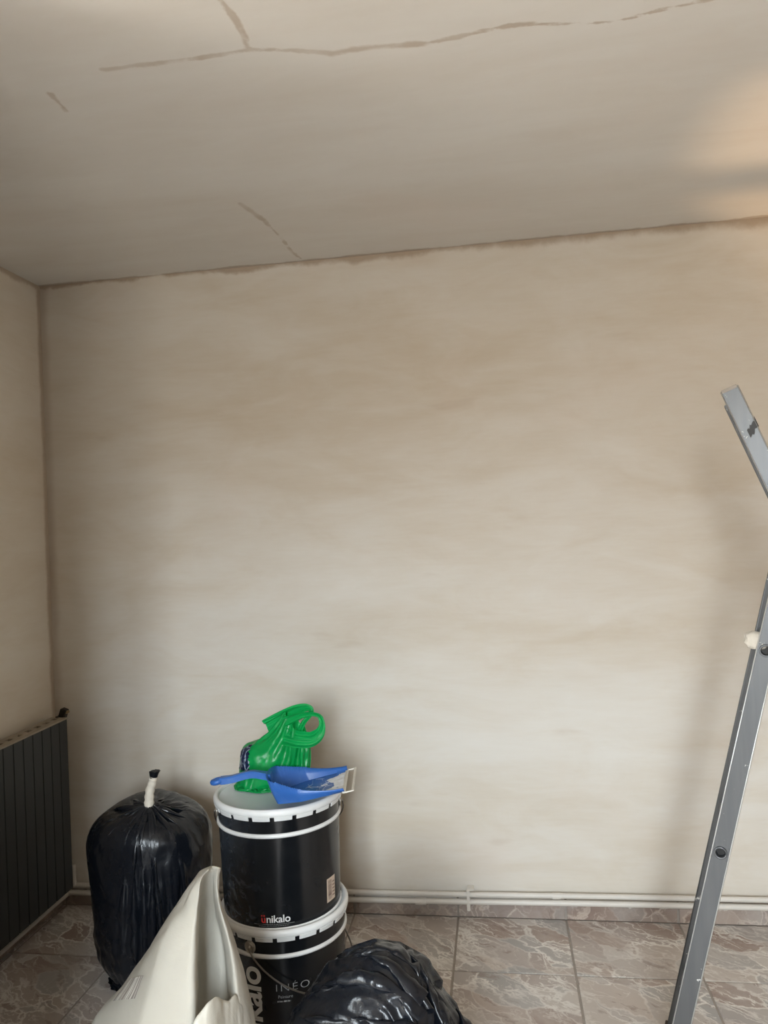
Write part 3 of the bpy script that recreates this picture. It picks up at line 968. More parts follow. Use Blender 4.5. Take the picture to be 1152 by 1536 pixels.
    def patch(name, i0, i1, j0, j1, mat, lift=0.0030, pad=4):
        # resampled sub-grid of the cloth, lifted just off its outside
        ii = np.linspace(i0, i1, (i1 - i0) * 2 + 1); jj = np.linspace(j0, j1, 13)
        S = np.zeros((len(ii), len(jj), 3)); Nk = normals(P) * outw
        for a_, fi in enumerate(ii):
            for b_, fj in enumerate(jj):
                i_, j_ = min(int(fi), nr - 2), int(fj)
                u_, v_ = fi - i_, fj - j_
                S[a_, b_] = ((P[i_, j_] + Nk[i_, j_] * lift) * (1 - u_) + (P[i_ + 1, j_] + Nk[i_ + 1, j_] * lift) * u_) * (1 - v_) + ((P[i_, j_ + 1] + Nk[i_, j_ + 1] * lift) * (1 - u_) + (P[i_ + 1, j_ + 1] + Nk[i_ + 1, j_ + 1] * lift) * u_) * v_
        me = bpy.data.meshes.new(name)
        me.from_pydata((S - bc).reshape(-1, 3).tolist(), [], grid_faces(len(ii), len(jj), False).tolist())
        uv = me.uv_layers.new(name='UVMap')
        nj = len(jj)
        for p_ in me.polygons:
            for li in p_.loop_indices:
                vi = me.loops[li].vertex_index
                uv.data[li].uv = ((vi % nj) / (nj - 1), 1 - (vi // nj) / (len(ii) - 1))
        return link(name, me, mat, root, True)
    patch('printed_barcode', 29, 33, 2.4, 7.2, nb.m)
    return root
sack()

# ------------------------------------------------------------------ paint buckets
def bucket_black():
    n = NT('bucket_lacquer_black')
    v = n.coord()
    x, y, z = n.sep(v)
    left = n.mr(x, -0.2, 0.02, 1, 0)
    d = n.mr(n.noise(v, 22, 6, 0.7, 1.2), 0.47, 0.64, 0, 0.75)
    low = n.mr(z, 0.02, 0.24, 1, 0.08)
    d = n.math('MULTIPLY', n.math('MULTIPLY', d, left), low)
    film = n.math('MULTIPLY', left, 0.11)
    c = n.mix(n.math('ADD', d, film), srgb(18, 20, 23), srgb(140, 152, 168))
    n.bs(Base_Color=c, Roughness=n.mr(n.noise(v, 12, 4), 0.3, 0.7, 0.16, 0.28), Specular_IOR_Level=0.5)
    n.bump(n.noise(n.mapping(v, (1, 1, 0.3)), 9, 2), 0.08, 0.01)
    return n.m
BK_BLACK = bucket_black()
LID_WHITE = simple('lid_white', srgb(226, 227, 226), 0.4, var=0.05, scale=30, bump=0.1)
LID_PANEL = simple('lid_panel_pale', srgb(216, 224, 228), 0.5, var=0.10, scale=7, bump=0.1)
WIRE = simple('handle_wire', srgb(120, 116, 110), 0.35, 0.9)
PRINT_WHITE = simple('print_white', srgb(228, 228, 226), 0.5, var=0.03)
PRINT_GREY = simple('print_grey', srgb(150, 152, 152), 0.5, var=0.05)
PRINT_RED = simple('print_red', srgb(214, 52, 46), 0.5, var=0.05)

BH, BRT, BRB, LR = 0.354, 0.187, 0.178, 0.198

def body_r(z):
    return BRB + (BRT - BRB) * z / BH

def wrap_text(name, txt, size, ang, z, mat, parent, rot=0.0, bold=0.0, spacing=1.0, sx=1.0):
    """flat lettering laid onto the bucket side; ang = middle of the text on the bucket"""
    cu = bpy.data.curves.new('txt', 'FONT')
    cu.body = txt
    cu.size = size
    cu.offset = bold
    cu.space_character = spacing
    cu.align_x = 'CENTER'
    ob = bpy.data.objects.new('txt', cu)
    COL.objects.link(ob)
    dg = bpy.context.evaluated_depsgraph_get()
    me0 = bpy.data.meshes.new_from_object(ob.evaluated_get(dg))
    bpy.data.objects.remove(ob, do_unlink=True)
    bm = bmesh.new()
    bm.from_mesh(me0)
    bmesh.ops.triangulate(bm, faces=bm.faces)
    bmesh.ops.subdivide_edges(bm, edges=[e_ for e_ in bm.edges if e_.calc_length() > size * 0.3], cuts=2)
    cr, sr = math.cos(rot), math.sin(rot)
    for v_ in bm.verts:
        X_, Y_ = v_.co.x * sx, v_.co.y
        u_, w_ = X_ * cr - Y_ * sr, X_ * sr + Y_ * cr
        zz = z + w_
        r = body_r(zz) + 0.0009
        a = ang + u_ / r
        v_.co = Vector((r * math.cos(a), r * math.sin(a), zz))
    bm.normal_update()
    me = bpy.data.meshes.new(name)
    bm.to_mesh(me); bm.free()
    return link(name, me, mat, parent)

def curved_patch(name, a0, a1, z0, z1, mat, parent, lift=0.0008, n=8):
    V, F = [], []
    for i in range(n + 1):
        a = a0 + (a1 - a0) * i / n
        for z in (z0, z1):
            r = body_r(z) + lift
            V.append((r * math.cos(a), r * math.sin(a), z))
    for i in range(n): F.append((2 * i, 2 * i + 2, 2 * i + 3, 2 * i + 1))
    return pyd(name, V, F, mat, parent)

def bucket(loc, label, ear_angle, bail, tab_phase):
    root = empty('paint_bucket', loc)
    tag(root, label, 'bucket', 'stacked paint buckets')
    bm = bmesh.new()
    add_lathe(bm, [(0, 0.006), (BRB - 0.01, 0.006), (BRB - 0.002, 0.0), (BRB, 0.004), (body_r(0.02), 0.02), (body_r(0.15), 0.15), (body_r(0.285), 0.285), (BRT, 0.345), (BRT - 0.004, 0.346), (BRT - 0.012, 0.334), (0, 0.334)], 96)
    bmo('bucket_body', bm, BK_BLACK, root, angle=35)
    bm = bmesh.new()
    zr = 0.276
    rr = body_r(zr)
    add_lathe(bm, [(rr - 0.002, zr - 0.0065), (rr + 0.003, zr - 0.006), (rr + 0.006, zr - 0.002), (rr + 0.006, zr + 0.002), (rr + 0.003, zr + 0.006), (rr - 0.002, zr + 0.0065)], 96)
    bmo('bead_ring', bm, LID_WHITE, root, True)
    bm = bmesh.new()
    add_lathe(bm, [(BRB - 0.002, 0.0005), (BRB + 0.003, 0.002), (BRB + 0.0045, 0.006), (BRB + 0.003, 0.011), (BRB - 0.002, 0.013)], 96)
    bmo('base_ring', bm, LID_WHITE, root, True)
    bm = bmesh.new()
    add_lathe(bm, [(LR - 0.010, 0.331), (LR - 0.003, 0.332), (LR, 0.338), (LR, 0.346), (LR - 0.004, BH - 0.001), (LR - 0.010, BH), (LR - 0.014, BH - 0.003), (LR - 0.017, 0.3425)], 96)
    lid = bmo('lid', bm, LID_WHITE, root, True)
    bm = bmesh.new()
    add_lathe(bm, [(LR - 0.0165, 0.3435), (LR - 0.026, 0.341), (0, 0.3415)], 96)
    bmo('lid_panel', bm, LID_PANEL, lid, True)
    # crimp tabs around the lid skirt
    NT_ = 19
    V, F = [], []
    span = 2 * PI / NT_ * 0.80
    m = 5
    for i in range(m + 1):
        a = -span / 2 + span * i / m
        for r, z in ((LR - 0.0005, 0.3335), (LR - 0.0045, 0.321), (LR - 0.0065, 0.321), (LR - 0.004, 0.3335)):
            V.append((r * math.cos(a), r * math.sin(a), z))
    for i in range(m):
        for q in range(4):
            F.append((4 * i + q, 4 * i + 4 + q, 4 * i + 4 + (q + 1) % 4, 4 * i + (q + 1) % 4))
    F += [(0, 1, 2, 3), (4 * m + 3, 4 * m + 2, 4 * m + 1, 4 * m)]
    tab = pyd('lid_tab', V, F, LID_WHITE, lid)
    for i in range(NT_):
        t_ = tab if i == 0 else link('lid_tab', tab.data, None, lid)
        t_.rotation_euler = (0, 0, tab_phase + 2 * PI * i / NT_)
    # ears and bail
    for k_, ea in enumerate((ear_angle, ear_angle + PI)):
        ez = 0.300
        er = body_r(ez)
        R_ = Vector((math.cos(ea), math.sin(ea), 0))
        T_ = Vector((-math.sin(ea), math.cos(ea), 0))
        ctr = R_ * (er + 0.001) + Vector((0, 0, ez))
        bm = bmesh.new()
        for rad_, rt_ in ((0.0155, 0.0032), (0.0085, 0.0030)):
            add_tube(bm, [ctr + R_ * 0.002 + (T_ * math.cos(q) + Vector((0, 0, 1)) * math.sin(q)) * rad_ for q in np.linspace(0, 2 * PI, 24, endpoint=False)], rt_, 8, closed=True)
        add_tube(bm, [ctr, ctr + R_ * 0.004], 0.016, 20)
        add_tube(bm, [ctr, ctr + R_ * 0.010], [0.005, 0.0045], 12)
        bmo('ear', bm, simple('ear_metal', srgb(176, 170, 160), 0.35, 0.75) if 'ear_metal' not in bpy.data.materials else bpy.data.materials['ear_metal'], root, True)
    pts = []
    for q in np.linspace(0, 1, 40):
        a = ear_angle + bail * PI * q
        s = max(0.0, math.sin(PI * q))
        r = BRT + 0.010 + 0.012 * s ** 0.5
        pts.append((r * math.cos(a), r * math.sin(a), 0.300 - 0.165 * s ** 0.8))
    bm = bmesh.new()
    add_tube(bm, pts, 0.0026, 8)
    bmo('bail_handle', bm, WIRE, root, True)
    return root

B_UP = (-0.709, 2.320, BH - 0.0125)
B_LO = (-0.705, 2.320, 0.0)
cam_ang = math.atan2(-2.32, 0.705)
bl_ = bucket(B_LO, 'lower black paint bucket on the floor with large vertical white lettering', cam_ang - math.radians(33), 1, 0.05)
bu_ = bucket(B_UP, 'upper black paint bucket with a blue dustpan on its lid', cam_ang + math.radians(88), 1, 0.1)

# lettering on the upper bucket
za = cam_ang - math.radians(7.5)
wrap_text('printed_letter', 'u', 0.030, za - 0.195, 0.028, PRINT_RED, bu_, bold=0.0005)
wrap_text('printed_word', 'nikalo', 0.030, za + 0.045, 0.028, PRINT_WHITE, bu_, bold=0.0005, spacing=0.98)
bm = bmesh.new()
for da in (-0.220, -0.180):
    r = body_r(0.047) + 0.001
    a = za + da
    M_ = Matrix.Translation((r * math.cos(a), r * math.sin(a), 0.0475)) @ Matrix.Rotation(a + PI / 2, 4, 'Z')
    add_box(bm, -0.002, 0.002, -0.0003, 0.0003, -0.002, 0.002, M_)
bmo('printed_accent', bm, PRINT_RED, bu_)

def tiny_lines(parent, a0, a1, zs, mat, h=0.0022, seed=1):
    rs = random.Random(seed)
    bm = bmesh.new()
    for z in zs:
        a = a0
        while a < a1:
            w = rs.uniform(0.010, 0.032)
            r = body_r(z) + 0.0009
            V = []
            for aa in (a, min(a1, a + w)):
                V.append((r * math.cos(aa), r * math.sin(aa)))
            vs = [bm.verts.new((V[0][0], V[0][1], z)), bm.verts.new((V[1][0], V[1][1], z)), bm.verts.new((V[1][0], V[1][1], z + h * rs.uniform(0.7, 1))), bm.verts.new((V[0][0], V[0][1], z + h * rs.uniform(0.7, 1)))]
            bm.faces.new(vs)
            a += w + rs.uniform(0.006, 0.012)
    return bmo('small_print', bm, mat, parent)
tiny_lines(bu_, za - 0.36, za + 0.30, (0.0225,), PRINT_GREY, 0.0014, 1)
tiny_lines(bu_, za - 0.28, za + 0.22, (0.0175,), PRINT_GREY, 0.0014, 2)
# barcode sticker on the right side
STICK = simple('sticker_paper', srgb(196, 178, 160), 0.6, var=0.05)
INK = simple('ink_brown', srgb(92, 60, 52), 0.6)
sa = cam_ang + math.radians(46)
stk = curved_patch('barcode_sticker', sa, sa + 0.24, 0.040, 0.110, STICK, bu_)
rs_ = random.Random(8)
bm = bmesh.new()
zz = 0.048
while zz < 0.104:
    h_ = rs_.uniform(0.001, 0.0032)
    r = body_r(zz) + 0.0016
    for a0, a1 in ((sa + 0.030, sa + 0.125),):
        vs = [bm.verts.new((r * math.cos(a), r * math.sin(a), q)) for a, q in ((a0, zz), (a1, zz), (a1, zz + h_), (a0, zz + h_))]
        bm.faces.new(vs)
    zz += h_ + rs_.uniform(0.001, 0.003)
for q in range(5):
    z_ = 0.052 + q * 0.010
    r = body_r(z_) + 0.0016
    vs = [bm.verts.new((r * math.cos(a), r * math.sin(a), z__)) for a, z__ in ((sa + 0.15, z_), (sa + 0.215, z_), (sa + 0.215, z_ + 0.003), (sa + 0.15, z_ + 0.003))]
    bm.faces.new(vs)
bmo('barcode_print', bm, INK, stk)

# lettering on the lower bucket
va = cam_ang - math.radians(25)
wrap_text('printed_word', 'unikalo', 0.098, va, 0.105, PRINT_WHITE, bl_, rot=PI / 2, bold=0.0022, spacing=0.98)
la = cam_ang + math.radians(1)
wrap_text('printed_word', 'IN\u00c9O', 0.030, la + 0.06, 0.176, PRINT_GREY, bl_, bold=-0.0004, spacing=1.25, sx=1.25)
wrap_text('printed_word', 'Peinture', 0.0125, la - 0.06, 0.156, PRINT_GREY, bl_)
tiny_lines(bl_, la - 0.19, la + 0.02, (0.145,), PRINT_GREY, 0.005, 4)

# ------------------------------------------------------------------ dustpan on the lid
def dustpan():
    BLUE = NT('dustpan_blue_plastic')
    v = BLUE.coord()
    f = BLUE.mr(BLUE.noise(v, 30, 5, 0.7), 0.5, 0.85, 0, 0.35)
    x = BLUE.sep(v)[0]
    mouth = BLUE.mr(BLUE.math('ADD', x, BLUE.math('MULTIPLY', BLUE.math('SUBTRACT', BLUE.noise(v, 28, 5, 0.7), 0.5), 0.16)), 0.13, 0.22, 0, 0.0)
    BLUE.bs(Base_Color=BLUE.mix(f, srgb(48, 100, 176), srgb(110, 146, 196)), Roughness=0.38)
    BL = BLUE.m
    DUST = simple('plaster_dust', srgb(226, 228, 232), 0.9, var=0.06, scale=60)
    LIP = simple('lip_white', srgb(222, 218, 208), 0.6, var=0.1, scale=80)
    root = empty('dustpan', (-0.690, 2.215, B_UP[2] + BH + 0.004))
    tag(root, 'blue plastic dustpan with serrated rim lying on the upper bucket lid', 'dustpan')
    root.rotation_euler = (math.radians(-2), math.radians(-11), math.radians(9))
    Lp = 0.218
    # plan outline near mouth -> rear -> far mouth
    def half(s):   # x along the pan, half width
        return 0.060 + 0.045 * min(1, max(0, s) / 0.09) ** 0.7 + 0.006 * s / Lp
    out = []
    for xx in np.linspace(Lp, 0.02, 60): out.append((xx, -half(xx)))
    h0 = half(0.02)
    for q in np.linspace(0, 1, 22)[1:-1]:
        a = -PI / 2 - q * PI
        out.append((0.02 + 0.02 * math.cos(a) * 1.0, h0 * math.sin(a)))
    for xx in np.linspace(0.02, Lp, 60): out.append((xx, half(xx)))
    m = len(out)
    bm = bmesh.new()
    lo, mid_, hi = [], [], []
    for i, (x_, y_) in enumerate(out):
        h = 0.066 * (1 - max(0, x_) / Lp) ** 1.7 + 0.012
        tooth = 0.0032 if (i % 2 == 0 and x_ < 0.10) else 0.0
        lo.append(bm.verts.new((x_ * 0.97 + 0.008, y_ * 0.93, 0.0)))
        mid_.append(bm.verts.new((x_, y_ * 0.985, h * 0.5)))
        hi.append(bm.verts.new((x_ - 0.004 * (x_ < 0.03), y_ * 1.03, h + tooth)))
    for A, B in ((lo, mid_), (mid_, hi)):
        for i in range(m - 1): bm.faces.new((A[i], A[i + 1], B[i + 1], B[i]))
    # tray floor: pair near and far sides
    for i in range(m // 2 - 1):
        a, b, c_, d = lo[i], lo[i + 1], lo[m - 2 - i], lo[m - 1 - i]
        if len({a, b, c_, d}) == 4: bm.faces.new((a, d, c_, b))
    pan = bmo('pan', bm, BL, root)
    pan.data.polygons.foreach_set('use_smooth', [True] * len(pan.data.polygons))
    pan.data.set_sharp_from_angle(angle=math.radians(50))
    so = pan.modifiers.new('thick', 'SOLIDIFY'); so.thickness = 0.0022; so.offset = 0
    # handle
    line = smoothline([(0.006, 0, 0.064), (-0.020, 0, 0.074), (-0.050, 0.002, 0.084), (-0.085, 0.004, 0.084), (-0.115, 0.006, 0.083), (-0.146, 0.008, 0.086)], 6)
    wds = np.interp(np.linspace(0, 1, len(line)), [0, 0.15, 0.35, 0.55, 0.8, 1.0], [0.042, 0.030, 0.024, 0.022, 0.026, 0.030])
    bm = bmesh.new()
    rings = []
    for p, w in zip(line, wds):
        hh = 0.0098
        prof = [(-w / 2, -hh), (w / 2, -hh), (w / 2, hh * 0.6), (w / 2 - 0.003, hh), (-w / 2 + 0.003, hh), (-w / 2, hh * 0.6)]
        rings.append([bm.verts.new((p[0], p[1] + a, p[2] + b)) for a, b in prof])
    for A, B in zip(rings, rings[1:]):
        for j in range(6): bm.faces.new((A[j], A[(j + 1) % 6], B[(j + 1) % 6], B[j]))
    bm.faces.new(rings[0]); bm.faces.new(rings[-1][::-1])
    hd = bmo('handle', bm, BL, root, angle=35)
    bm = bmesh.new()
    add_tube(bm, [(-0.156 + 0.014 * math.cos(q), 0.008 + 0.013 * math.sin(q), 0.086) for q in np.linspace(0, 2 * PI, 24, endpoint=False)], 0.0085, 8, closed=True)
    bmo('hanging_loop', bm, BL, hd, True)
    # white rubber lip at the mouth
    bm = bmesh.new()
    hw = half(Lp)
    add_box(bm, Lp + 0.022, Lp + 0.028, -hw - 0.004, hw + 0.004, -0.002, 0.0015)
    add_box(bm, Lp - 0.004, Lp + 0.026, -hw - 0.004, -hw + 0.003, -0.002, 0.0012)
    add_box(bm, Lp - 0.004, Lp + 0.026, hw - 0.003, hw + 0.004, -0.002, 0.0012)
    add_box(bm, Lp - 0.006, Lp + 0.004, -hw, hw, -0.0015, 0.0015)
    bmo('rubber_lip', bm, LIP, root)
    # heap of plaster dust inside the mouth
    rs = np.random.RandomState(4)
    nx_, ny_ = 34, 40
    X_, Y_ = np.meshgrid(np.linspace(0.10, Lp - 0.004, nx_), np.linspace(-0.085, 0.085, ny_), indexing='ij')
    Z_ = np.array([[mnoise.fractal(Vector((a * 26, b * 26, 3)), 0.8, 2.1, 5) for b in Y_[0]] for a in X_[:, 0]])
    edge = np.clip((X_ - 0.12) / 0.10, 0, 1) * np.clip((0.090 - np.abs(Y_)) / 0.03, 0, 1)
    Z_ = 0.0045 * (Z_ * 1.0 + edge * 1.3 - 0.50) + 0.0008
    pyd('plaster_dust', np.stack([X_, Y_, Z_], -1).reshape(-1, 3), grid_faces(nx_, ny_, False), DUST, root, True)
    # straw-like bristles and shavings in the dust
    bm = bmesh.new()
    for i in range(16):
        a = rs.uniform(0, PI); c_ = np.array([rs.uniform(0.10, 0.17), rs.uniform(-0.05, 0.06), rs.uniform(0.004, 0.008)])
        d_ = np.array([math.cos(a), math.sin(a), rs.uniform(-0.1, 0.2)]) * rs.uniform(0.008, 0.02)
        add_tube(bm, [c_ - d_, c_ + d_], 0.00035, 5)
    s_ = bmo('bristle_litter', bm, DUST, root)
    s_['kind'] = 'stuff'
dustpan()

# ------------------------------------------------------------------ green carrier bag on the lid
def green_bag():
    n = NT('carrier_bag_green')
    v = n.coord()
    c1 = n.noise(v, 14, 4)
    n.bs(Base_Color=n.mix(c1, srgb(0, 142, 70), srgb(24, 190, 104)), Roughness=0.30, Specular_IOR_Level=0.5)
    n.bump(n.noise(v, 60, 4, 0.6, 0.8), 0.3, 0.004)
    tr = n.t.nodes.new('ShaderNodeBsdfTranslucent'); tr.inputs[0].default_value = srgb(40, 215, 120)
    mx = n.t.nodes.new('ShaderNodeMixShader'); mx.inputs[0].default_value = 0.35
    n.t.links.new(n.p.outputs[0], mx.inputs[1]); n.t.links.new(tr.outputs[0], mx.inputs[2])
    n.t.links.new(mx.outputs[0], n.out.inputs['Surface'])
    GREEN = n.m
    zl = B_UP[2] + 0.3425
    c = (-0.768, 2.378, zl + 0.070)
    col0 = content_fn(c, (0.074, 0.068, 0.066), lump=0.13, seed=21, zfloor=zl + 0.002)
    rs = np.random.RandomState(3)
    nu, nv = 110, 70
    th = np.arange(nu) / nu * 2 * PI
    # top ring: flattened, pulled up to the right where the handles start
    e0 = np.array([-0.655, 2.372, zl + 0.192])
    axis_w = np.array([0.30, 0.05, -0.42]); axis_w /= np.linalg.norm(axis_w)     # flat width runs down to the right
    axis_t = np.array([0.1, 0.99, 0.12]); axis_t /= np.linalg.norm(axis_t)
    ring = e0 + np.outer(np.cos(th), axis_w) * 0.056 + np.outer(np.sin(th), axis_t) * (0.026 + 0.006 * np.sin(7 * th))[:, None]
    P = np.zeros((nv, nu, 3))
    for i in range(nv):
        t = i / (nv - 1)
        if t < 0.18:
            s = t / 0.18
            P[i] = np.stack([c[0] + (0.01 + 0.07 * s) * np.cos(th), c[1] + (0.01 + 0.07 * s) * np.sin(th), np.full(nu, zl + 0.003)], -1)
        else:
            s = (t - 0.18) / 0.82
            low = np.stack([c[0] + 0.08 * np.cos(th), c[1] + 0.075 * np.sin(th), np.full(nu, zl + 0.003 + 0.14 * min(1, s / 0.6))], -1)
            k_ = max(0, (s - 0.45) / 0.55)
            k_ = k_ * k_ * (3 - 2 * k_)
            P[i] = low * (1 - k_) + ring * k_
        P[i] += rs.normal(size=(nu, 3)) * 0.002
        if t > 0.3: P[i] += 0.006 * np.sin(15 * th + 2)[:, None] * np.stack([np.cos(th), np.sin(th), 0 * th], -1) * (1 - t)
    P[-1] = ring
    P = col0(P)
    ru = np.full((nv, nu), 0.58 / nu)
    q = int(nv * 0.18)
    ru[:q] = np.linalg.norm(np.roll(P[:q], -1, 1) - P[:q], axis=-1).mean(1, keepdims=True)
    ru[-14:] *= np.linspace(1, 0.75, 14)[:, None]
    rv = np.linalg.norm(P[1:] - P[:-1], axis=-1).mean(1, keepdims=True) * 1.06 * np.ones((1, nu))
    pin = np.zeros((nv, nu), bool); pin[0] = True; pin[-1] = True
    P = sim_sheet(P, ru, rv, pin, col0, steps=150, bend=0.05, dt=0.008, grav=(0, 0, -4))
    P[2:-1] = crumple(P, 0.0042, 30, 70, 2)[2:-1]
    P[..., 2] = np.maximum(P[..., 2], zl + 0.002)
    root = empty('carrier_bag', (c[0], c[1], zl))
    off = np.array(root.location)
    tag(root, 'crumpled green plastic carrier bag with loop handles on the upper bucket lid', 'carrier bag')
    o = pyd('bag_body', (P - off).reshape(-1, 3), grid_faces(nv, nu).tolist() + [list(range(nu))[::-1]], GREEN, root, True)
    sd = o.modifiers.new('sub', 'SUBSURF'); sd.levels = 1; sd.render_levels = 1
    # handle loops: crumpled bands of film
    def band(pts, ws, seed, inplane=0.7):
        L = smoothline(pts, 8)
        m = len(L)
        nb = 15
        rows = []
        T = np.gradient(L, axis=0); T /= np.linalg.norm(T, axis=1, keepdims=True)
        for i in range(m):
            t = i / (m - 1)
            w = np.interp(t, np.linspace(0, 1, len(ws)), ws)
            side = np.cross(T[i], np.array([0.25, -0.9, 0.2])) * inplane + np.array([0.1, 0.9, 0.1]) * (1 - inplane)
            side = side - T[i] * (side @ T[i]); side /= np.linalg.norm(side)
            nr = np.cross(T[i], side)
            u_ = np.linspace(-1, 1, nb)
            fold = 0.0040 * np.sin(u_ * 5.2 + seed + 2.5 * t) + 0.0022 * np.sin(u_ * 11 + 2 * seed - 5 * t) + 0.0015 * np.sin(u_ * 19 + 9 * t)
            curl = -0.35 * w * (u_ ** 2)
            rows.append(L[i] + np.outer(u_ * w, side) + np.outer(fold + curl, nr))
        R_ = np.array(rows)
        ob = pyd('handle', (R_ - off).reshape(-1, 3), grid_faces(m, nb, False), GREEN, root, True)
        sd_ = ob.modifiers.new('sub', 'SUBSURF'); sd_.levels = 1; sd_.render_levels = 1
        return ob
    Zb = zl
    # back loop: along the top edge to the peak and back down
    band([(-0.760, 2.375, Zb + 0.190), (-0.705, 2.375, Zb + 0.218), (-0.655, 2.372, Zb + 0.240), (-0.622, 2.37, Zb + 0.247), (-0.606, 2.368, Zb + 0.240), (-0.610, 2.366, Zb + 0.222),
          (-0.630, 2.364, Zb + 0.200), (-0.645, 2.362, Zb + 0.170)], [0.022, 0.018, 0.011, 0.009, 0.012], 1.0)
    # front loop: big open ring at the right
    band([(-0.690, 2.345, Zb + 0.208), (-0.640, 2.342, Zb + 0.226), (-0.600, 2.340, Zb + 0.233), (-0.572, 2.338, Zb + 0.226), (-0.563, 2.336, Zb + 0.200), (-0.572, 2.334, Zb + 0.172),
          (-0.600, 2.333, Zb + 0.153), (-0.640, 2.334, Zb + 0.152), (-0.690, 2.340, Zb + 0.160)], [0.020, 0.012, 0.009, 0.012, 0.022, 0.026, 0.026], 2.3)
    # navy printed patch on the left flank: picks cloth faces there
    NAVY = NT('print_navy')
    vv = NAVY.coord()
    ww = NAVY.mr(NAVY.math('ABSOLUTE', NAVY.math('SUBTRACT', NAVY.noise(NAVY.mapping(vv, (1, 1, 0.5), rot=(0.3, 0.5, 0.4)), 48, 2, 0.5, 0.8), 0.5)), 0.02, 0.05, 0.8, 0)
    NAVY.bs(Base_Color=NAVY.mix(ww, srgb(16, 30, 66), srgb(170, 186, 200)), Roughness=0.35)
    sub = P.copy()
    ctr = np.array([-0.822, 2.315, zl + 0.095])
    Nn = np.cross(np.roll(P, -1, 1) - np.roll(P, 1, 1), np.gradient(P, axis=0)); Nn /= np.linalg.norm(Nn, axis=-1, keepdims=True) + 1e-9
    sgn = np.sign(((P - np.array(c)) * Nn).sum(-1, keepdims=True)); 
    Q = P + Nn * sgn * 0.0015
    dd = np.abs((P - ctr)) / np.array([0.028, 0.045, 0.040])
    inside = (dd.max(-1) < 1)
    F = grid_faces(nv, nu)
    fl = inside.reshape(-1)
    F = F[fl[F].all(1)]
    used = np.unique(F)
    mp = -np.ones(nv * nu, int); mp[used] = np.arange(len(used))
    if len(F):
        pyd('printed_patch', (Q - off).reshape(-1, 3)[used], mp[F], NAVY.m, root, True)
green_bag()

